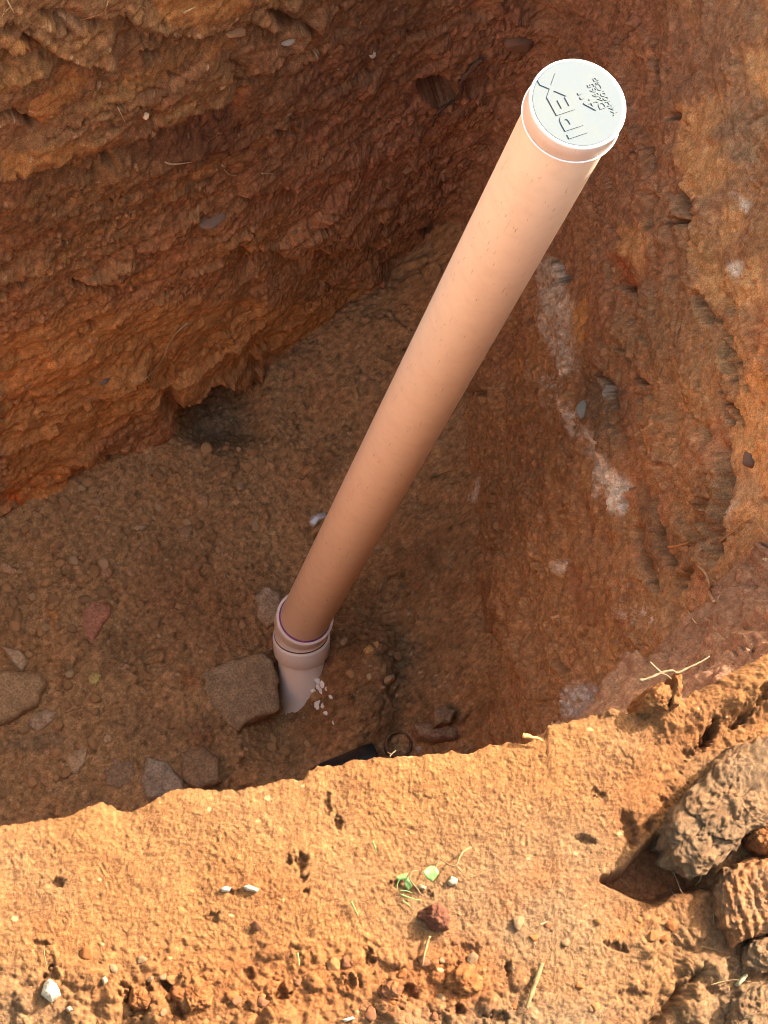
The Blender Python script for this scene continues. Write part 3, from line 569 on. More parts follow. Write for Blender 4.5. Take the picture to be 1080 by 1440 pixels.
def outline_blob(name, poly, z0, height, skirt, m, power=4, nb=72, nr=14, slope=(0, 0), rough=.004, cell=0, tint=None, seed=0, jag=.02, overhang=0., skn=4, ribs=0):
    """a stone or clod from its outline on the level z0: a domed top, sides down to skirt below z0"""
    q = resample(poly, nb); P = un(q[:, 0], q[:, 1], z0); c = P.mean(0)
    D = P - c; rad = np.hypot(D[:, 0], D[:, 1]).mean()
    ang = np.linspace(0, 2 * math.pi, nb, endpoint=False)
    cyc = np.stack([np.cos(ang) * 2, np.sin(ang) * 2, 0 * ang + seed], -1)
    D = D * (1 + jag * fbm(cyc, .35, 4, seed))[:, None]
    rs = list(1 - np.linspace(0, 1, nr) ** 1.6 * .999); rows = []
    for k in range(skn, 0, -1):
        u = k / skn; X_ = c + D * (1 - overhang * u); X_[:, 2] = z0 - skirt * u; rows.append(X_)
    for r in rs:
        X_ = c + D * r; X_[:, 2] = z0 + height * (1 - min(r, 1) ** power) ** (1 / 2.0); rows.append(X_)
    A = np.stack(rows)                                             # (rings, nb, 3)
    r_ = np.concatenate([np.ones(skn), np.array(rs)])[:, None]
    topw = np.clip((A[..., 2] - z0) / max(height, 1e-6), 0, 1)
    A[..., 2] += (slope[0] * (A[..., 0] - c[0]) + slope[1] * (A[..., 1] - c[1])) * (.3 + .7 * topw)
    nrm = np.stack([D[None, :, 0] * r_ / rad, D[None, :, 1] * r_ / rad, .25 + topw], -1); nrm /= np.linalg.norm(nrm, axis=-1)[..., None]
    rough = min(rough, rad * .16)
    h = rough * fbm(A, max(rad * .5, .012), 5, seed + 3, ridged=False) * 1.5
    idv = np.zeros(A.shape[:2], np.float32)
    if cell:
        s_ = A[..., 0] + A[..., 2] * .7; t_ = A[..., 1] + A[..., 2] * .7
        a1, i1 = crumbs(s_, t_, cell, seed + 5, .9, .3, .62); a2, i2 = crumbs(s_, t_, cell * 2.2, seed + 6, .6, .25, .55); a0, i0 = crumbs(s_, t_, cell * .55, seed + 7, .95, .3, .6)
        h = h + .25 * a1 + .5 * a2 * (fbm(A, .04, 2, seed + 12) > -.05) + .4 * a0 + .0016 * perlin(s_ / .0055, t_ / .0055, s_ * 0, seed) + .0012 * perlin(s_ / .003, t_ / .003, s_ * 0, seed + 1) + .006 * fbm(A, .03, 4, seed + 13, .6); idv = i1
        pc = min(.030, rad * .7); pv, pe = plates(s_ + .3 * pc * fbm(A, pc, 3, seed + 21), t_ + .3 * pc * fbm(A, pc, 3, seed + 22), pc, seed + 20); h = h + (0 if ribs else 1) * pc * (.13 * pv - .05 * np.exp(-(pe / .035) ** 2))
    if ribs:
        u_ = (A[..., 0] + .30 * A[..., 1]) / ribs + .9 * fbm(A, .03, 3, seed + 11); h = h + .0016 * np.sin(2 * math.pi * u_) * topw
    A = A + nrm * h[..., None]
    v = np.concatenate([A.reshape(-1, 3), A[-1].mean(0)[None]]); R_ = A.shape[0]
    i = np.arange(R_ * nb).reshape(R_, nb); j = np.roll(i, -1, axis=1)
    f = np.stack([i[:-1], j[:-1], j[1:], i[1:]], -1).reshape(-1, 4).tolist() + [(int(i[-1, k]), int(j[-1, k]), R_ * nb) for k in range(nb)]
    me = pydata(name, v, f)
    if tint is not None:
        col = np.empty((len(v), 3), np.float32); col[:] = tint[0]
        n1 = fbm(v, max(rad * .6, .01), 4, seed + 8)
        if len(tint) > 1: col = mixc(col, tint[1], sm(-.15, .4, n1) * .9)
        col *= (1 + .35 * (np.concatenate([idv.ravel(), [.5]]) - .5) * (cell > 0) + .22 * fbm(v, max(rad * .15, .004), 3, seed + 9))[:, None]
        set_color(me, col)
    o = link(name, me, m); recentre(o); return o
def fz(px, py): return float(surf(px, py)[2])

# ------------------------------------------------------------------ the capped pipe and its buried bend
def plastic(name, c, rough=.38, dirt=.35, dirtc=(.40, .20, .09), scale=30):
    m, t, b = mat(name); L = t.links.new
    tc = N(t, 'ShaderNodeTexCoord'); n1 = N(t, 'ShaderNodeTexNoise', Scale=scale, Detail=6.0, Roughness=.65); L(tc.outputs['Object'], n1.inputs['Vector'])
    mp = N(t, 'ShaderNodeMapping'); mp.inputs['Scale'].default_value = (330, 330, 34); L(tc.outputs['Object'], mp.inputs['Vector'])
    n2 = N(t, 'ShaderNodeTexNoise', Scale=1.0, Detail=3.0); L(mp.outputs[0], n2.inputs['Vector'])
    r1 = N(t, 'ShaderNodeMapRange'); r1.inputs['From Min'].default_value = .45; r1.inputs['From Max'].default_value = .75; r1.inputs['To Max'].default_value = dirt; L(n1.outputs['Fac'], r1.inputs['Value'])
    r2 = N(t, 'ShaderNodeMapRange'); r2.inputs['From Min'].default_value = .66; r2.inputs['From Max'].default_value = .72; r2.inputs['To Max'].default_value = dirt * 3.5; L(n2.outputs['Fac'], r2.inputs['Value'])
    ad = N(t, 'ShaderNodeMath', operation='ADD', use_clamp=True); L(r1.outputs[0], ad.inputs[0]); L(r2.outputs[0], ad.inputs[1])
    mx = N(t, 'ShaderNodeMix', data_type='RGBA'); mx.inputs['A'].default_value = (*c, 1); mx.inputs['B'].default_value = (*dirtc, 1)
    L(ad.outputs[0], mx.inputs['Factor']); L(mx.outputs['Result'], b.inputs['Base Color'])
    b.inputs['Roughness'].default_value = rough; b.inputs['Specular IOR Level'].default_value = .4
    return m
M_PIPE = plastic('dusty_pvc', (.86, .68, .51), .42, .16); M_CAP = plastic('cap_pvc', (.086, .104, .118), .45, .2, (.14, .13, .08))
M_SKIRT = plastic('cap_skirt_pvc', (.80, .68, .60), .4, .12); M_FIT = plastic('white_pvc', (.90, .84, .79), .42, .08, (.45, .28, .17), 40); M_PRIMER = plastic('purple_primer', (.24, .09, .30), .4, .1)
M_CAP.node_tree.nodes['Principled BSDF'].inputs['Specular IOR Level'].default_value = .15
M_LIP = plastic('lip_pvc', (.85, .80, .76), .35, .0)
ZCAP = -.775
c1 = un(813, 145, ZCAP); c0 = un(429, 868, -3.28); AX = (c1 - c0); LEN = np.linalg.norm(AX); AX /= LEN
pipe = empty('drain_pipe', c0 - AX * .12, 'capped white plastic drain pipe standing upright in the pit, its bend half buried', 'pipe')
base_p = np.array(pipe.location)
def frame(ax):
    a = np.cross(ax, [0, 1, 0]); a /= np.linalg.norm(a); return a, np.cross(ax, a)
def lathe(name, org, ax, prof, m, parent, sides=96, cap_end=False):
    a, b = frame(ax); v = []; f = []; n = len(prof)
    for (s_, r) in prof:
        for k in range(sides):
            th = 2 * math.pi * k / sides; v.append(org + ax * s_ + r * (a * math.cos(th) + b * math.sin(th)) - base_p)
    for i in range(n - 1):
        for k in range(sides): f.append((i * sides + k, i * sides + (k + 1) % sides, (i + 1) * sides + (k + 1) % sides, (i + 1) * sides + k))
    if cap_end: f.append(tuple((n - 1) * sides + k for k in range(sides)))
    me = pydata(name, v, f); 
    bm = bmesh.new(); bm.from_mesh(me); bmesh.ops.recalc_face_normals(bm, faces=bm.faces); bm.to_mesh(me); bm.free()
    for p in me.polygons: p.use_smooth = len(p.vertices) == 4
    return link(name, me, m, parent)
R = .05715
lathe('pipe_shaft', c0, AX, [(-.06, R)] + [(x, R) for x in np.linspace(0, LEN - .02, 24)], M_PIPE, pipe)
SK = .036
lathe('cap_skirt', c0, AX, [(LEN - SK, R + .0002), (LEN - SK, .0612), (LEN - .004, .0607)], M_SKIRT, pipe)
lathe('cap_lip', c0, AX, [(LEN - SK - .0012, .0600), (LEN - SK - .0012, .0622), (LEN - SK - .0004, .0631), (LEN - SK + .0006, .0631), (LEN - SK + .0012, .0614)], M_LIP, pipe)
lathe('cap_rim', c0, AX, [(LEN - .0045, .0609), (LEN - .0030, .0613), (LEN - .0012, .0608), (LEN - .0003, .0598), (LEN + .0002, .0588), (LEN - .0004, .0578)], M_LIP, pipe, 128)
cap = lathe('end_cap', c0, AX, [(LEN - .003, .0580), (LEN - .0006, .0580), (LEN - .0003, .0560)], M_CAP, pipe, 128, cap_end=True)
def cap_text(name, body, org, rd, up, thick=.0014, lines=None):
    """raised lettering: body fitted to the parallelogram org + rd + up (photo pixels) on the top of the cap"""
    cu = bpy.data.curves.new(name, 'FONT'); cu.body = body; cu.extrude = .5; cu.resolution_u = 4
    if body == 'IPEX': cu.offset = .02
    ob = bpy.data.objects.new(name, cu); COL.objects.link(ob); dg = bpy.context.evaluated_depsgraph_get(); dg.update()
    me = bpy.data.meshes.new_from_object(ob.evaluated_get(dg)); bpy.data.objects.remove(ob)
    c = np.empty(len(me.vertices) * 3, np.float32); me.vertices.foreach_get('co', c); c = c.reshape(-1, 3)
    lo, hi = c.min(0), c.max(0); u = (c - lo) / (hi - lo)
    o = np.array(org, float); O = un(*o, ZCAP); U = un(*(o + rd), ZCAP) - O; V = un(*(o + up), ZCAP) - O
    w = O + u[:, :1] * U + u[:, 1:2] * V
    w = w - AX * ((w - c1) @ AX)[:, None] + AX * ((u[:, 2:3] - .35) * thick * 1.6)
    me.vertices.foreach_set('co', (w - base_p).astype(np.float32).ravel()); me.update(); me.name = name
    return link(name, me, M_CAP, cap)
RD = np.array([-.47, -.88])
for body, org, ln, up in [('IPEX', (826, 187), 96, (-26, 9)), ('4"', (844, 153), 32, (-17, 6)), ('D2665', (853, 151), 40, (-9, 3)), ('Y4H00.Cap', (872, 160), 62, (-9, 3))]:
    r_ = RD if body != 'Y4H00.Cap' else np.array([-.52, -.85])
    cap_text(thick=.0009 if ln > 90 or len(body) == 2 else .0006, name={'IPEX': 'raised_logo', '4"': 'raised_size_mark', 'D2665': 'raised_code', 'Y4H00.Cap': 'raised_lettering'}[body], body=body, org=org, rd=r_ * ln, up=np.array(up))
# bend: upper hub, body, lower hub, lower pipe
M2 = np.array([.13, -.50, -.80]); M2 /= np.linalg.norm(M2); DN = -AX
lathe('upper_hub', c0, DN, [(-.0006, .0600), (-.0014, .0612), (-.0008, .0658), (.004, .0662), (.046, .0655), (.050, .0630)], M_FIT, pipe)
lathe('primer_ring', c0, DN, [(-.006, R + .0003), (-.0045, R + .0012), (-.0008, R + .0022), (-.0008, .0605)], M_PRIMER, pipe)
k0 = c0 + DN * .050; pts = []
for i in range(9):
    t_ = i / 8; dv = DN * (1 - t_) + M2 * t_; pts.append(dv / np.linalg.norm(dv))
cur = k0.copy(); a_, b_ = frame(DN); v = []; f = []; sides = 72
for i, dv in enumerate(pts):
    if i: cur = cur + dv * .0062
    a_ = a_ - dv * (a_ @ dv); a_ /= np.linalg.norm(a_); b_ = np.cross(dv, a_)
    for k in range(sides):
        th = 2 * math.pi * k / sides; v.append(cur + .0622 * (a_ * math.cos(th) + b_ * math.sin(th)) - base_p)
for i in range(8):
    for k in range(sides): f.append((i * sides + k, i * sides + (k + 1) % sides, (i + 1) * sides + (k + 1) % sides, (i + 1) * sides + k))
link('bend_body', pydata('bend_body', v, f), M_FIT, pipe)
lathe('soil_packed_joint', cur, M2, [(-.002, .0615), (.003, .0630), (.004, .058)], soil_mat('joint_soil', (.16, .08, .04), 500), pipe)
lathe('lower_hub', cur, M2, [(.0045, .058), (.0045, .0664), (.010, .0668), (.052, .0664), (.055, .0640), (.055, .0575)], M_FIT, pipe)
lathe('lower_pipe', cur, M2, [(.04, R), (.16, R), (.30, R)], M_FIT, pipe)
LOWEND = cur
# ------------------------------------------------------------------ white scraps of plastic in the soil beside the buried pipe
M_SHAV = plastic('white_shaving', (.80, .76, .70), .5, .15)
rng = np.random.default_rng(4)
for i, (a, b, r) in enumerate([(447, 958, 4), (455, 963, 5), (448, 966, 4), (441, 972, 3.5), (452, 972, 4), (460, 969, 3), (447, 991, 5.5), (455, 992, 4), (460, 1003, 4), (470, 1016, 3.5), (465, 980, 2.5)]):
    o = link('plastic_scrap', rock_mesh('plastic_scrap', 300 + i, 2, 4, .6, .16, 1.4), M_SHAV); p = surf(a, b, .0); o.location = p; s_ = r * PXM(p); o.scale = (s_,) * 3; o.rotation_euler = (rng.uniform(-.3, .3), rng.uniform(-.3, .3), rng.uniform(0, 6))
    tag(o, 'small white flake of plastic in the soil beside the buried pipe end', 'plastic flake', 'white flakes beside the buried pipe')

# foil scrap behind the pipe
M_FOIL, t_, b_f = mat('silver_foil'); b_f.inputs['Base Color'].default_value = (.62, .62, .64, 1); b_f.inputs['Roughness'].default_value = .45; b_f.inputs['Metallic'].default_value = .3
cc = [(434, 733), (439, 726), (447, 722), (458, 720), (461, 728), (452, 731), (447, 735), (442, 741), (437, 738)]
o = outline_blob('foil_scrap', cc, fz(440, 735) + .012, .010, .008, M_FOIL, 2, 32, 6, rough=.008, seed=12, jag=.1); tag(o, 'crumpled silver foil scrap on the pit floor, half behind the pipe', 'foil scrap')

# ------------------------------------------------------------------ stones on the pit floor
SM1 = soil_mat('floor_stone', None, 200, .3, .0015, var=.4, rough=.85, spec=.3)
def stone(poly, h, label, tint, slope=(0, 0), power=5, rough=.006, seed=0, name='stone', cat='stone', skirt=.03, nb=64, jag=.05, lift=0):
    c = np.mean(np.array(poly, float), 0); tint = [tuple(min(.42, 1.25 * a) + .10 * b for a, b in zip(t, FLOORB)) for t in tint] + [FLOORB][:2 - len(tint)]
    o = outline_blob(name, poly, fz(*c) + lift + (.006 if name == 'flagstone' else -.002), h * .5, skirt + .03, SM1, power, nb, 18, (slope[0] * .3, slope[1] * .3), rough * 1.3, 0, tint, seed, jag * 1.6); tag(o, label, cat); return o
stone([(283, 948), (300, 936), (340, 924), (372, 917), (384, 930), (391, 958), (392, 1000), (360, 1010), (334, 1027), (312, 1015), (296, 990), (284, 968)], .045, 'large flat grey brown stone set in the floor beside the pipe bend', [(.200, .138, .082), (.25, .185, .115)], (.05, .10), 8, .008, 1, 'flagstone', lift=.014)
stone([(-30, 945), (20, 945), (58, 950), (66, 962), (52, 992), (20, 1012), (-30, 1030)], .05, 'broad brown slab with a lit lower edge at the left frame edge', [(.25, .165, .09), (.21, .14, .078)], (.06, .1), 8, .006, 2, 'flagstone')
stone([(0, 908), (14, 912), (30, 916), (41, 932), (30, 946), (22, 940)], .035, 'pale grey wedge shaped stone lying above the broad left slab', [(.36, .25, .16), (.28, .18, .11)], (0, .1), 4, .006, 3)
stone([(40, 1012), (52, 1002), (66, 998), (82, 1003), (70, 1018), (54, 1031), (42, 1024)], .03, 'small grey brown stone under the corner of the broad left slab', [(.30, .22, .15), (.2, .13, .08)], (0, .1), 4, .005, 4)
stone([(113, 855), (128, 845), (156, 850), (154, 866), (143, 884), (130, 908), (118, 898), (116, 878)], .035, 'reddish pointed stone standing proud of the brown floor', [(.30, .135, .085), (.25, .12, .078)], (.15, .1), 3, .006, 5)
stone([(124, 952), (132, 945), (142, 949), (142, 958), (134, 965), (125, 962)], .022, 'small ochre yellow stone alone on the floor', [(.48, .27, .10), (.40, .22, .09)], (0, 0), 2.5, .004, 6)
stone([(358, 838), (374, 826), (394, 832), (398, 860), (390, 880), (376, 884), (362, 868)], .05, 'grey brown stone with a pale face tucked behind the pipe hub', [(.24, .165, .105), (.32, .25, .18)], (.1, .0), 3.5, .006, 7)
stone([(198, 1100), (206, 1066), (236, 1072), (252, 1092), (262, 1112), (240, 1125), (205, 1125)], .04, 'bluish grey angular stone cut off by the bank edge', [(.25, .20, .15), (.20, .15, .105)], (.0, .12), 7, .005, 8, 'flagstone')
stone([(252, 1060), (285, 1050), (308, 1066), (310, 1100), (280, 1112), (258, 1098)], .03, 'rounded brown slab just beyond the bank next to the bluish stone', [(.20, .13, .075), (.175, .11, .065)], (0, .05), 7, .005, 9, 'flagstone')
stone([(92, 1065), (104, 1056), (124, 1050), (122, 1070), (110, 1090), (98, 1088)], .028, 'narrow tan stone upright in the floor above the bank', [(.33, .23, .14), (.26, .17, .10)], (.1, .1), 4, .004, 10)
stone([(140, 1085), (160, 1066), (190, 1072), (188, 1098), (168, 1112), (146, 1104)], .025, 'low dark brown stone in the floor left of the bluish stone', [(.19, .125, .08), (.16, .10, .065)], (0, .05), 6, .006, 11)
stone([(580, 1022), (600, 1016), (630, 1018), (646, 1026), (640, 1040), (612, 1042), (590, 1036)], .05, 'flat ledge stone at the foot of the right wall', [(.20, .13, .085), (.16, .10, .065)], (0, .0), 6, .006, 12, 'stone', skirt=.02, lift=.03)
stone([(608, 998), (625, 992), (640, 1000), (634, 1016), (614, 1020)], .03, 'rounded dark stone sitting on top of the ledge stone', [(.18, .115, .07), (.14, .09, .06)], (0, 0), 3, .005, 13, lift=.05)
stone([(512, 912), (520, 906), (528, 912), (524, 920), (514, 920)], .022, 'ochre pebble right of the pipe bend, larger of two', [(.36, .21, .08)], seed=14, power=2.5); stone([(524, 904), (531, 901), (535, 907), (530, 912)], .016, 'ochre pebble right of the pipe bend, smaller of two', [(.34, .19, .08)], seed=15, power=2.5)
stone([(584, 1051), (590, 1048), (594, 1054), (588, 1059)], .012, 'tiny pale pebble beside the buried pipe ring', [(.5, .42, .33)], seed=16, power=2.5)
stone([(140, 800), (150, 794), (160, 800), (156, 814), (144, 814)], .025, 'round dusty lump of soil on the left floor, above the reddish stone', [(.24, .13, .075)], seed=17, power=2.5, name='soil_lump', cat='soil lump')
stone([(188, 742), (196, 737), (206, 740), (200, 748), (190, 748)], .014, 'flat grey pebble on the upper floor', [(.30, .22, .15)], seed=18, power=3)
stone([(274, 700), (284, 692), (296, 700), (292, 714), (278, 714)], .02, 'brown rounded lump on the floor below the cavity', [(.28, .17, .09)], seed=19, power=2.5, name='soil_lump', cat='soil lump')
stone([(0, 790), (16, 796), (28, 806), (14, 808), (0, 804)], .02, 'tan sliver of stone at the left frame edge on the floor', [(.34, .21, .12)], seed=20, power=3)
stone([(250, 745), (262, 738), (272, 742), (268, 760), (254, 764)], .02, 'angular brown lump on the floor above the pale sandy patch', [(.22, .14, .08)], seed=21, power=3, name='soil_lump', cat='soil lump')
stone([(145, 1040), (150, 1030), (158, 1034), (157, 1044), (148, 1046)], .016, 'small tan pebble on the lower left floor', [(.36, .24, .14)], seed=22, power=3)

# loose crumbs one can count, lying on the floor
M_CR = [soil_mat('crumb_soil', c, 260, .5, .002, var=.35) for c in ((.36, .21, .10), (.43, .25, .12), (.31, .185, .095), (.46, .31, .18))]
kinds = [rock_mesh('loose_crumb', 500 + i, 2, 8, .28, .75, 1.2) for i in range(8)]
for i, k in enumerate(kinds): k.materials.append(M_CR[i % 4])
rng = np.random.default_rng(11); protos = [None] * 8; n = 0
FLOORPX = [(0, 705), (120, 668), (240, 640), (300, 610), (370, 640), (480, 470), (560, 440), (590, 620), (600, 760), (615, 1000), (560, 1040), (420, 1070), (250, 1080), (0, 1130)]
fp = np.array(FLOORPX, float)
while n < 220:
    a = rng.uniform(0, 615); b = rng.uniform(440, 1130)
    if inpoly(np.array([a]), np.array([b]), FLOORPX, .5)[0] < .9: continue
    if n > 60:                                                     # most of them in drifts
        cx, cy, sd = [(330, 640, 40), (60, 820, 50), (210, 700, 60), (90, 900, 60), (120, 1050, 50), (420, 1030, 70), (260, 770, 60)][int(rng.integers(7))]
        a = cx + rng.normal() * sd; b = cy + rng.normal() * sd
        if not (0 < a < 610) or inpoly(np.array([a]), np.array([b]), FLOORPX, .5)[0] < .9: continue
    k = int(rng.integers(8)); p = surf(a, b, 0)
    if protos[k] is None: o = protos[k] = link('loose_crumb', kinds[k])
    else: o = protos[k].copy(); COL.objects.link(o)
    s_ = (3.4 + 5.5 * rng.random() ** 2.2) * PXM(p); o.scale = (s_, s_, s_); o.location = p + np.array([0, 0, s_ * .25]); o.rotation_euler = (rng.uniform(-.5, .5), rng.uniform(-.5, .5), rng.uniform(0, 6.28))
    where = 'below the dark cavity' if b < 700 else 'beside the broad left slabs' if a < 190 and b < 1000 else 'just beyond the bank edge' if b > 1000 else 'on the open middle'
    tag(o, 'small loose crumb of brown soil on the pit floor ' + where, 'soil crumb', 'loose soil crumbs on the pit floor ' + where); n += 1

# black plastic and the ring of a buried pipe, half hidden by the bank
M_BLK = plastic('black_plastic', (.018, .020, .024), .45, .8, (.10, .06, .035), 25)
zc = fz(490, 1050); A_ = un(436, 1098, zc); B_ = un(530, 1074, zc); ax = B_ - A_; ax /= np.linalg.norm(ax)
sd_ = np.cross(ax, [0, 0, 1]); v = []; f = []; ns = 16; nl = 20
for i in range(nl):
    s_ = i / (nl - 1); c_ = A_ + (B_ - A_) * s_
    for sh in (0, 1):
        for k in range(ns):
            th = math.pi * (k / (ns - 1)); rr = (.052 if sh == 0 else .048) * (.35 + .65 * s_ ** .5) * (1 + .03 * math.sin(s_ * 9))
            v.append(c_ + sd_ * math.cos(th) * rr + np.array([0, 0, 1]) * (math.sin(th) * rr - .012))
for i in range(nl - 1):
    for k in range(ns - 1):
        for sh in (0, 1):
            a = (i * 2 + sh) * ns + k; b = ((i + 1) * 2 + sh) * ns + k
            f.append((a, a + 1, b + 1, b) if sh == 0 else (b, b + 1, a + 1, a))
for i in (0, nl - 1):
    for k in range(ns - 1): f.append((i * 2 * ns + k, i * 2 * ns + k + 1, (i * 2 + 1) * ns + k + 1, (i * 2 + 1) * ns + k))
o = link('plastic_offcut', pydata('plastic_offcut', v, f), M_BLK); recentre(o); tag(o, 'curved piece of black plastic lying on the floor beyond the bank edge', 'plastic offcut')
zc = fz(562, 1045); c_ = un(560, 1047, zc + .012); v = []; f = []; ns = 40
for (r, h_) in [(.026, -.02), (.026, .006), (.0275, .009), (.030, .009), (.0315, .006), (.0315, -.02)]:
    for k in range(ns):
        th = 2 * math.pi * k / ns; v.append(c_ + np.array([r * math.cos(th), r * math.sin(th), h_]))
for i in range(5):
    for k in range(ns): f.append((i * ns + k, i * ns + (k + 1) % ns, (i + 1) * ns + (k + 1) % ns, (i + 1) * ns + k))
o = link('buried_ring', pydata('buried_ring', v, f), soil_mat('ring_clay', (.15, .09, .055), 300)); recentre(o); tag(o, 'round mud covered pipe ring half buried next to the black plastic', 'pipe ring')

# ------------------------------------------------------------------ roots in the walls
root([(264, 454), (250, 466), (240, 480), (232, 497), (222, 515), (208, 530), (195, 538), (183, 539)], 1.5, M_ROOTPALE, 'long thin curved root dangling on the left wall above the cavity', lift=.012, seed=2)
root([(232, 228), (242, 231), (256, 230), (270, 228)], 1.5, M_ROOTPALE, 'short pale root lying flat on the left wall, left of its two neighbours', seed=3); root([(313, 232), (317, 240), (325, 246), (333, 246)], 1.6, M_ROOTPALE, 'hooked pale root stub on the wall between two short roots', seed=4); root([(368, 244), (380, 244), (393, 246)], 1.4, M_ROOTPALE, 'short pale root on the wall at the right of the hooked stub', seed=5)
root([(8, -4), (14, 8), (20, 18)], 1.6, M_ROOTPALE, 'pale root hanging in at the upper left corner, thicker of two', seed=6); root([(14, 10), (6, 18), (0, 30)], 1.0, M_ROOTPALE, 'fine pale root hanging in at the upper left corner', seed=7)
root([(152, -4), (150, 8), (144, 18), (128, 24), (115, 28)], 1.4, M_ROOT, 'brown branching root near the top edge over the left wall', seed=8)
root([(165, 150), (170, 160), (176, 172)], 1.0, M_ROOTPALE, 'fine root just above the orange ledge on the left wall', seed=9); root([(130, 564), (134, 558), (137, 554)], .9, M_ROOTPALE, 'tiny pale rootlet on the ochre lower left wall', seed=33); root([(120, 202 + 362), (128, 559)], .9, M_ROOTPALE, 'tiny rootlet end beside the lower left ochre patch', seed=34)
root([(305, 238), (307, 248)], .9, M_ROOTPALE, 'tiny vertical rootlet left of the hooked stub', seed=35)
root([(678, 84), (668, 92), (655, 106), (647, 116), (648, 130), (638, 142), (622, 152), (612, 164), (608, 178)], 4.5, M_ROOTDARK, 'thick dark root crossing the crevice left of the cap', lift=.02, tip=.45, seed=10)
root([(985, 773), (1000, 769), (1015, 760), (1030, 748), (1046, 735), (1058, 728)], 2.2, M_ROOT, 'long brown root on the right wall, bending up to the frame edge', lift=.02, seed=11); root([(1061, 728), (1070, 742), (1080, 756), (1088, 766)], 2.0, M_ROOT, 'short root end at the right frame edge below the long brown root', lift=.02, seed=12)
root([(940, 770), (955, 767), (968, 763)], 1.8, M_REDROOT, 'short reddish root left of the long brown root', lift=.012, seed=13)
root([(982, 796), (992, 806), (998, 822), (998, 834), (1004, 846)], 2.4, M_ROOT, 'forked grey brown root hanging below the long brown root, main stem', lift=.02, tip=.8, seed=14); root([(992, 808), (1002, 816), (1011, 822)], 1.5, M_ROOT, 'thin side shoot at the forked grey brown root', lift=.02, seed=15)
root([(962, 850), (968, 860), (975, 872), (982, 879)], 1.3, M_ROOTPALE, 'thin pale root below the forked root, lower of two', lift=.012, seed=16); root([(975, 842), (980, 854), (983, 870)], .9, M_ROOT, 'thin brown rootlet below the forked root, upper of two', lift=.012, seed=17)
root([(883, 564), (882, 576), (876, 588), (866, 596)], 1.1, M_STRAW, 'curved yellow rootlet on the right wall beside the mineral vein', lift=.01, seed=18); root([(608, 672), (618, 668), (634, 662)], 1.1, M_STRAW, 'thin yellow rootlet on the wall right of the pipe', lift=.01, seed=19)
root([(964, 672), (968, 676), (965, 680)], .8, M_STRAW, 'tiny straw bit on the floor', seed=36) if False else None
root([(420, 672), (426, 674), (430, 668)], 1.2, M_STRAW, 'tiny bent straw on the floor left of the pipe', lift=.006, name='straw', cat='straw', seed=20)
root([(258, 18), (266, 14), (275, 10)], 2.0, M_ROOTPALE, 'pale chip of root at the top edge on the orange scrape', seed=21)
# stones caught in the walls
def wallstone(a, b, r, label, tint, long=1.4, rot=0, flat=.6, seed=0, lift=.0):
    o = link('embedded_stone', rock_mesh('embedded_stone', 700 + seed, 3, 8, .12, flat, long), stone_mat('wall_stone', tint)); p = surf(a, b, lift); s_ = r * PXM(p)
    o.location = p; o.scale = (s_,) * 3; q = ray(a, b); o.rotation_euler = (rng.uniform(-.3, .3), rng.uniform(-.3, .3), rot); tag(o, label, 'stone'); return o
wallstone(405, 57, 8, 'grey flat stone poking out of the top of the left wall', (.30, .25, .21), 1.5, .3, seed=1); wallstone(522, 76, 7, 'pale grey stone chip near the top centre of the wall', (.45, .40, .35), 1.0, .3, seed=2)
wallstone(300, 306, 16, 'slanting brown grey stone fixed in the middle of the left wall', (.26, .165, .12), 1.7, .75, .45, seed=3); wallstone(820, 576, 12, 'rounded grey cobble in the right wall beside the mineral vein', (.30, .28, .23), 1.3, 1.2, seed=4)
wallstone(330, 45, 12, 'tan angular stone under the orange scrape at the top', (.42, .23, .12), 1.5, .2, .5, seed=5); wallstone(147, 534, 8, 'dark grey pebble in the lower left wall', (.17, .13, .11), 1.2, .4, seed=6)
wallstone(886, 822, 6, 'small orange pebble in the lower right wall', (.45, .23, .11), 1.1, .4, seed=7); wallstone(204, 162, 6, 'pale oblong pebble above the ledge of the left wall', (.5, .36, .24), 1.5, 1.2, seed=8)
wallstone(574, 238, 7, 'small tan chip in the wall left of the pipe, below the crevice', (.42, .26, .14), 1.3, .7, seed=9); wallstone(624, 240, 5, 'tiny ochre pebble in the wall close to the pipe', (.45, .28, .13), 1.0, .7, seed=10)
wallstone(415, 60 + 265, 5, 'tiny brown pebble on the middle of the wall', (.33, .20, .12), 1.2, .7, seed=11); wallstone(1055, 645, 12, 'dark lump of soil stuck on the smooth right wall', (.17, .09, .06), 1.4, 1.2, seed=12)
wallstone(735, 55, 26, 'broad rounded brown boulder in the wall above the cap', (.25, .125, .075), 1.4, .9, .6, seed=13, lift=-.02)

# ------------------------------------------------------------------ things on and at the edge of the sunlit bank
BK = ZG + .012
def zb(px, py): return float(surf(px, py)[2])
zr = zb(950, 1000)
root([(899, 957), (915, 953), (930, 946), (945, 943), (953, 946), (968, 939), (985, 931), (998, 923)], 2.0, M_SUNROOT, None, ztop=zr + .01, tip=.6, name='twig_stem', parent=None, seed=22)
tw = COL.objects[-1]; tag(tw, 'dry forked twig sticking out over the pit from the bank edge', 'twig'); tw.name = 'twig'
c = link('side_shoot', tube_mesh('side_shoot', [un(a, b, zr + .01) - np.array(tw.location) for a, b in [(931, 947), (923, 940), (914, 931)]], [.0014, .001], 6), M_SUNROOT, tw)
c = link('side_shoot', tube_mesh('side_shoot', [un(a, b, zr + .01) - np.array(tw.location) for a, b in [(930, 947), (938, 950), (944, 955)]], [.0011, .0006], 6), M_SUNROOT, tw)
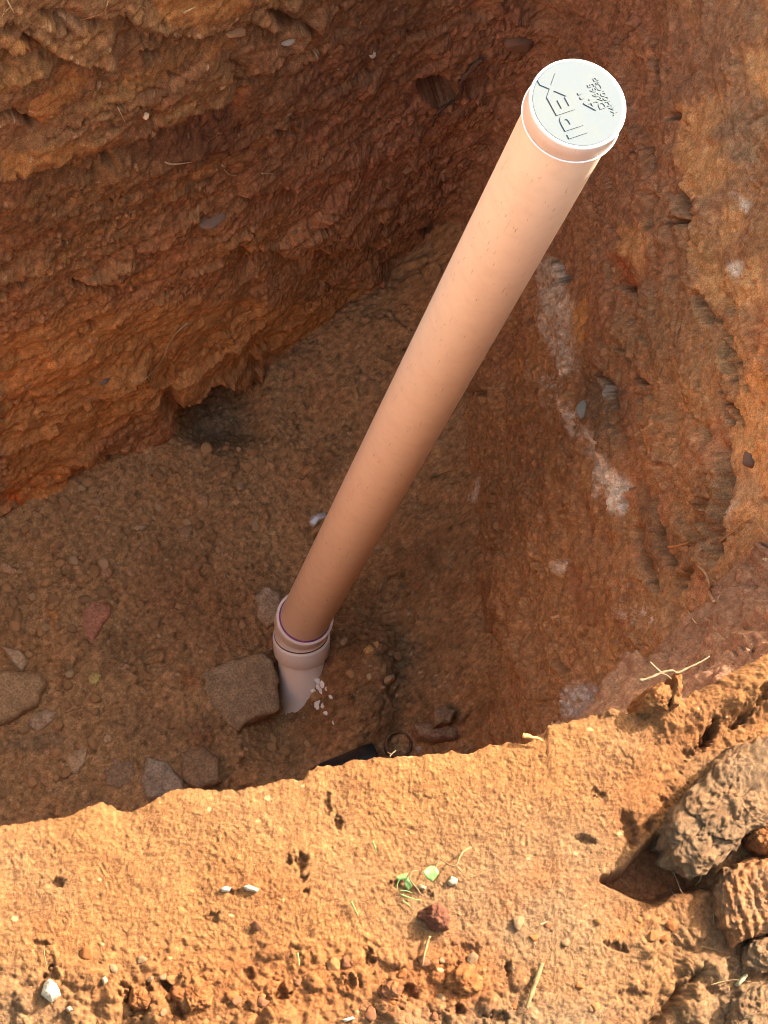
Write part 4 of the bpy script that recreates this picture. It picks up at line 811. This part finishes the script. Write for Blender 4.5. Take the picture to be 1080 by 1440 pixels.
o = outline_blob('soil_stub', [(940, 996), (945, 970), (948, 950), (957, 949), (958, 970), (953, 994)], zr + .004, .012, .05, M_BANK, 3, 60, 14, rough=.004, cell=.005, tint=[DRY, DRYRED], seed=41); tag(o, 'upright stub of orange soil on the bank edge under the twig', 'soil clod')
o = outline_blob('soil_clod', [(902, 1000), (903, 985), (912, 970), (926, 962), (940, 966), (942, 985), (936, 1002)], zr - .004, .020, .05, M_BANK, 2.5, 80, 20, rough=.008, cell=.005, tint=[DRY, DRYRED], seed=42); tag(o, 'knobbly orange clod on the bank edge left of the upright stub', 'soil clod')
root([(548, 1064), (552, 1059), (557, 1055), (551, 1060), (545, 1058)], 1.0, M_SUNROOT, 'tiny pale sprig standing on the bank edge by the black plastic', ztop=zb(548, 1072) + .012, name='sprig', cat='sprig', seed=23)
o = root([(735, 1034), (745, 1036), (757, 1038), (762, 1042)], 3.5, M_REDROOT, 'short orange crumb stalk on the bank edge at the middle right', ztop=zb(750, 1048) + .006, name='root_stub', seed=24)

# big broken clods at the lower right corner
GT = [(.125, .074, .040), (.160, .084, .040)]
def clod(poly, zoff, h, label, seed, slope=(0, 0), tint=GT, power=4, nb=200, nr=60, skirt=.06, cell=.0056, rough=.012, jag=.12, overhang=.12, name='soil_clod', ribs=0):
    c = np.mean(np.array(poly, float), 0)
    o = outline_blob(name, poly, ZG + zoff, h, skirt, M_BANK, power, nb, nr, slope, rough, cell, tint, seed, jag, overhang, skn=14, ribs=ribs); tag(o, label, 'soil clod'); return o
clod([(932, 1165), (945, 1138), (975, 1110), (1005, 1080), (1030, 1050), (1100, 1028), (1100, 1160), (1050, 1172), (1040, 1185), (1010, 1210), (985, 1228), (962, 1226), (940, 1205)], .022, .024, 'largest grey brown clod overhanging the shadowed hollow at the right', 51, (-.08, .10), power=6)
sc_clod = clod([(1003, 1252), (1015, 1222), (1050, 1212), (1100, 1205), (1100, 1310), (1060, 1316), (1030, 1330), (1012, 1300)], .008, .022, 'clod with ribbed orange tooth marks across its cut face at the right edge', 52, (.05, .0), [(.21, .088, .036), DRYGREY], power=7, cell=.0035, rough=.005, ribs=.0105)
clod([(1048, 1168), (1062, 1150), (1100, 1146), (1100, 1196), (1070, 1200), (1052, 1192)], .010, .022, 'small orange clod wedged between the two large clods at the right edge', 53, tint=[DRYRED, DRY], nb=120, nr=30)
clod([(1040, 1345), (1055, 1322), (1100, 1318), (1100, 1362), (1065, 1368), (1046, 1362)], .006, .018, 'small grey clod directly below the ribbed clod', 54, nb=120, nr=30)
clod([(1012, 1455), (1028, 1410), (1060, 1388), (1100, 1380), (1100, 1460)], .004, .022, 'grey clod cut off by the lower right corner', 55, nb=140, nr=36)
clod([(590, 1290), (602, 1272), (620, 1272), (632, 1290), (628, 1308), (606, 1308)], -.002, .020, 'dark red crumbly clod just below the green seedling', 56, tint=[(.115, .042, .024), (.16, .06, .028)], power=2.5, nb=80, nr=20, skirt=.012, cell=.006)
clod([(530, 1398), (536, 1384), (552, 1378), (566, 1390), (560, 1408), (540, 1410)], -.002, .018, 'rounded reddish brown clod on the lower middle of the bank', 57, tint=[(.15, .062, .028), DRYRED], power=2.5, nb=80, nr=20, skirt=.012, cell=.006)
clod([(622, 1385), (630, 1366), (655, 1358), (672, 1372), (668, 1392), (645, 1402)], -.004, .018, 'pebbly bright orange clod under the broken dry stalk', 58, tint=[DRYRED, DRY], power=2.5, nb=100, nr=24, skirt=.012, cell=.007)
clod([(240, 1400), (250, 1372), (275, 1366), (300, 1380), (296, 1415), (265, 1428)], -.006, .018, 'wide orange clod split by cracks, lower left of the bank', 59, tint=[DRYRED, DRY], power=3, nb=110, nr=26, skirt=.012, cell=.006)
clod([(180, 1412), (186, 1392), (204, 1388), (214, 1404), (206, 1422), (188, 1424)], -.004, .016, 'orange clod left of the wide cracked clod', 60, tint=[DRYRED, DRY], power=2.5, nb=80, nr=20, skirt=.012, cell=.006)
# loose orange crumbs on the bank
M_CB = [soil_mat('dry_crumb', c, 500, .5, .001, var=.25) for c in (DRY, DRYRED, DRYGREY, (.14, .055, .026))]
bk = [rock_mesh('dry_crumb', 800 + i, 3, 6, .5, .6, 1.3) for i in range(8)]
for i, k in enumerate(bk): k.materials.append(M_CB[i % 4])
pb = [None] * 8; n = 0
while n < 44:
    if n < 30: a = 430 + rng.normal() * 190; b = 1395 + rng.normal() * 32
    else: a = rng.uniform(560, 1000); b = rng.uniform(1290, 1430)
    if not (4 < a < 1000 and 1180 < b < 1432): continue
    k = int(rng.integers(8)); p = surf(a, b, 0); s_ = (4.5 + 5.5 * rng.random() ** 2) * PXM(p)
    if pb[k] is None: o = pb[k] = link('dry_crumb', bk[k])
    else: o = pb[k].copy(); COL.objects.link(o)
    o.scale = (s_,) * 3; o.location = p + np.array([0, 0, s_ * .15]); o.rotation_euler = (rng.uniform(-.6, .6), rng.uniform(-.6, .6), rng.uniform(0, 6.28))
    where = 'left of the red clod' if a < 600 else 'right of the red clod'; tag(o, 'small dry crumb of orange soil loose on the sunlit bank, ' + where, 'soil crumb', 'loose dry crumbs on the bank ' + where); n += 1
# white stone and pale bits
o = outline_blob('white_stone', [(57, 1398), (62, 1384), (70, 1376), (80, 1384), (86, 1400), (72, 1410)], zb(70, 1395) + .002, .016, .012, stone_mat('chalk_stone', (.38, .33, .24), 400), 3, 48, 12, rough=.006, seed=61, jag=.06); tag(o, 'white rough stone on the lower left of the bank', 'stone')
for poly, lb, c in [([(310, 1250), (316, 1246), (326, 1248), (322, 1254), (312, 1254)], 'white flat chip on the bank, left of two', (.70, .62, .48)), ([(341, 1247), (350, 1244), (364, 1250), (362, 1255), (346, 1252)], 'cream flat chip on the bank, right of two', (.66, .53, .36)),
                    ([(628, 1240), (634, 1232), (644, 1236), (642, 1244), (632, 1246)], 'cream pebble right of the green leaf', (.62, .48, .30)), ([(583, 1246), (590, 1243), (600, 1247), (598, 1252), (588, 1250)], 'pale tan chip under the green leaf', (.60, .42, .22)),
                    ([(480, 1434), (496, 1429), (500, 1433), (484, 1438)], 'white splinter on the lower middle bank edge', (.72, .62, .46)), ([(1034, 1385), (1040, 1376), (1050, 1368), (1052, 1372), (1044, 1382), (1037, 1388)], 'pale yellow leaf scrap by the lower right clods', (.66, .56, .32)),
                    ([(92, 1418), (98, 1414), (103, 1420), (96, 1424)], 'small grey pebble below right of the white stone', (.50, .38, .27)), ([(142, 1376), (148, 1372), (152, 1380), (146, 1386)], 'small cream pebble right of the white stone', (.56, .38, .24))]:
    c2 = np.mean(np.array(poly), 0); o = outline_blob('chip', poly, zb(*c2) + .001, .005, .006, stone_mat('pale_chip', tuple(.42 * q_ for q_ in c), 500), 3, 28, 6, rough=.002, seed=62, jag=.04); tag(o, lb, 'chip')
# straws and stalks
root([(762, 1354), (757, 1370), (751, 1388), (746, 1402), (741, 1418)], 3.6, M_STRAW, 'broad dry straw stalk lying on the bank, lower right of centre', lift=.006, tip=.8, name='straw', cat='straw', seed=25)
root([(604, 1316), (600, 1330), (596, 1348), (594, 1358)], 2.4, M_STRAW, 'short dry stalk standing below the red clod', lift=.006, name='straw', cat='straw', seed=26)
root([(662, 1192), (652, 1197), (646, 1206), (642, 1216), (634, 1217), (624, 1211), (620, 1208)], 1.7, M_STRAW, 'bent pale stem right of the green seedling', lift=.006, arch=.012, name='straw', cat='straw', seed=27)
root([(642, 1218), (650, 1227), (656, 1234), (672, 1230), (692, 1223)], 1.0, M_STRAW, 'thin straw lying behind the cream pebble', lift=.004, name='straw', cat='straw', seed=28)
root([(871, 1236), (878, 1240), (884, 1247)], 1.0, M_SUNROOT, 'fine pale root at the left lip of the shadowed hollow', lift=.01, seed=29); root([(947, 1226), (952, 1238), (957, 1252), (960, 1256)], 1.1, M_SUNROOT, 'fine pale root hanging from the largest clod into the hollow', lift=.02, seed=30)
root([(943, 1249), (947, 1257), (952, 1262)], 1.0, M_SUNROOT, 'short pale rootlet at the lower lip of the hollow', lift=.01, seed=31); root([(988, 1226), (984, 1238), (978, 1246), (986, 1252)], 1.1, M_SUNROOT, 'tangled pale rootlets between the two large clods', lift=.015, seed=32)
root([(1000, 1385), (1030, 1378), (1060, 1382), (1082, 1390)], .8, M_STRAW, 'hair thin curved straw beside the pale leaf scrap', lift=.006, name='straw', cat='straw', seed=37); root([(1074, 1118), (1078, 1128)], 1.0, M_STRAW, 'tiny straw on the largest clod at the right edge', lift=.012, name='straw', cat='straw', seed=38)
root([(1003, 1285), (1004, 1300)], .9, M_STRAW, 'tiny straw left of the ribbed clod', lift=.004, name='straw', cat='straw', seed=39); root([(985, 1330), (1000, 1334), (1020, 1340)], .7, M_STRAW, 'fine straw under the ribbed clod', lift=.004, name='straw', cat='straw', seed=40)
root([(61, 1330), (63, 1345), (68, 1368)], 1.1, M_STRAW, 'thin straw above the white stone', lift=.005, name='straw', cat='straw', seed=41); root([(760, 1300), (770, 1296)], 1.3, M_ROOT, 'short brown straw bit on the open bank right of the seedling', lift=.004, name='straw', cat='straw', seed=42)
# green seedling with its leaf
M_LEAF, t_, bl = mat('seedling_leaf'); nz = N(t_, 'ShaderNodeTexNoise', Scale=400.0, Detail=3.0); cr = N(t_, 'ShaderNodeMix', data_type='RGBA'); cr.inputs['A'].default_value = (.05, .12, .022, 1); cr.inputs['B'].default_value = (.11, .19, .05, 1)
t_.links.new(nz.outputs['Fac'], cr.inputs['Factor']); t_.links.new(cr.outputs['Result'], bl.inputs['Base Color']); bl.inputs['Roughness'].default_value = .55
zp = zb(575, 1240); pb_ = un(575, 1250, zp); seed_ = empty('seedling', pb_, 'small wilted green seedling with one broad leaf on the bank', 'seedling')
def leaf(name, outline, z, bend, parent):
    q = resample(outline, 26); P_ = un(q[:, 0], q[:, 1], z); c = P_.mean(0); v = []; f = []
    for lay in (0, .0005):
        for r in (1, .66, .33):
            X_ = c + (P_ - c) * r; X_[:, 2] += bend * ((P_[:, 0] - c[0]) / .01 * r) ** 2 * .004 + lay + .0015 * (1 - r) + .0012 * fbm(X_ * 1, .006, 2, 5); v += list(X_)
        v.append(c + np.array([0, 0, lay + .0012]))
    L_ = 26 * 3 + 1
    for l in (0, 1):
        o_ = l * L_
        for i in range(2):
            for k in range(26): f.append((o_ + i * 26 + k, o_ + i * 26 + (k + 1) % 26, o_ + (i + 1) * 26 + (k + 1) % 26, o_ + (i + 1) * 26 + k))
        for k in range(26): f.append((o_ + 52 + k, o_ + 52 + (k + 1) % 26, o_ + 78))
    for k in range(26): f.append((k, (k + 1) % 26, L_ + (k + 1) % 26, L_ + k))
    return link(name, pydata(name, [np.array(p) - pb_ for p in v], f), M_LEAF, parent)
leaf('leaf', [(594, 1226), (600, 1220), (606, 1217), (613, 1219), (617, 1228), (613, 1234), (608, 1240), (601, 1236), (595, 1230)], zp + .016, 1, seed_)
leaf('leaf', [(556, 1234), (564, 1229), (574, 1228), (570, 1236), (560, 1238)], zp + .008, 1, seed_); leaf('leaf', [(568, 1236), (576, 1232), (580, 1246), (574, 1252), (569, 1246)], zp + .006, .5, seed_)
for pts, r_, zl in [([(587, 1225), (580, 1226), (576, 1234), (581, 1243), (587, 1250), (591, 1257)], 1.6, .010), ([(564, 1258), (575, 1262), (584, 1265), (592, 1266)], 1.3, .006), ([(562, 1252), (572, 1253), (580, 1256)], 1.1, .006), ([(566, 1266), (574, 1272), (578, 1276)], 1.1, .005), ([(613, 1219), (617, 1210), (621, 1203)], .9, .014), ([(569, 1230), (560, 1240), (558, 1252)], 1.0, .008)]:
    P_ = [un(a, b, zp + zl) - pb_ for a, b in pts]; s_ = r_ * (H - ZG) / F; link('stem', tube_mesh('stem', P_, [s_, s_ * .6], 6), M_STRAW if zl > .009 else M_LEAF, seed_)
for pts, lb in [([(524, 1183), (527, 1190), (529, 1198)], 'short green grass blade on the bank above the seedling'), ([(418, 1340), (420, 1350), (421, 1358)], 'tiny green grass blade on the lower bank'), ([(494, 1268), (499, 1278), (504, 1288)], 'small yellow green grass blade left of the seedling')]:
    root(pts, 1.8, M_LEAF, lb, lift=.006, name='grass_blade', cat='grass blade', tip=.3)
print('things', len(COL.objects), round(time.time() - T0, 1))
print('done', round(time.time() - T0, 1))
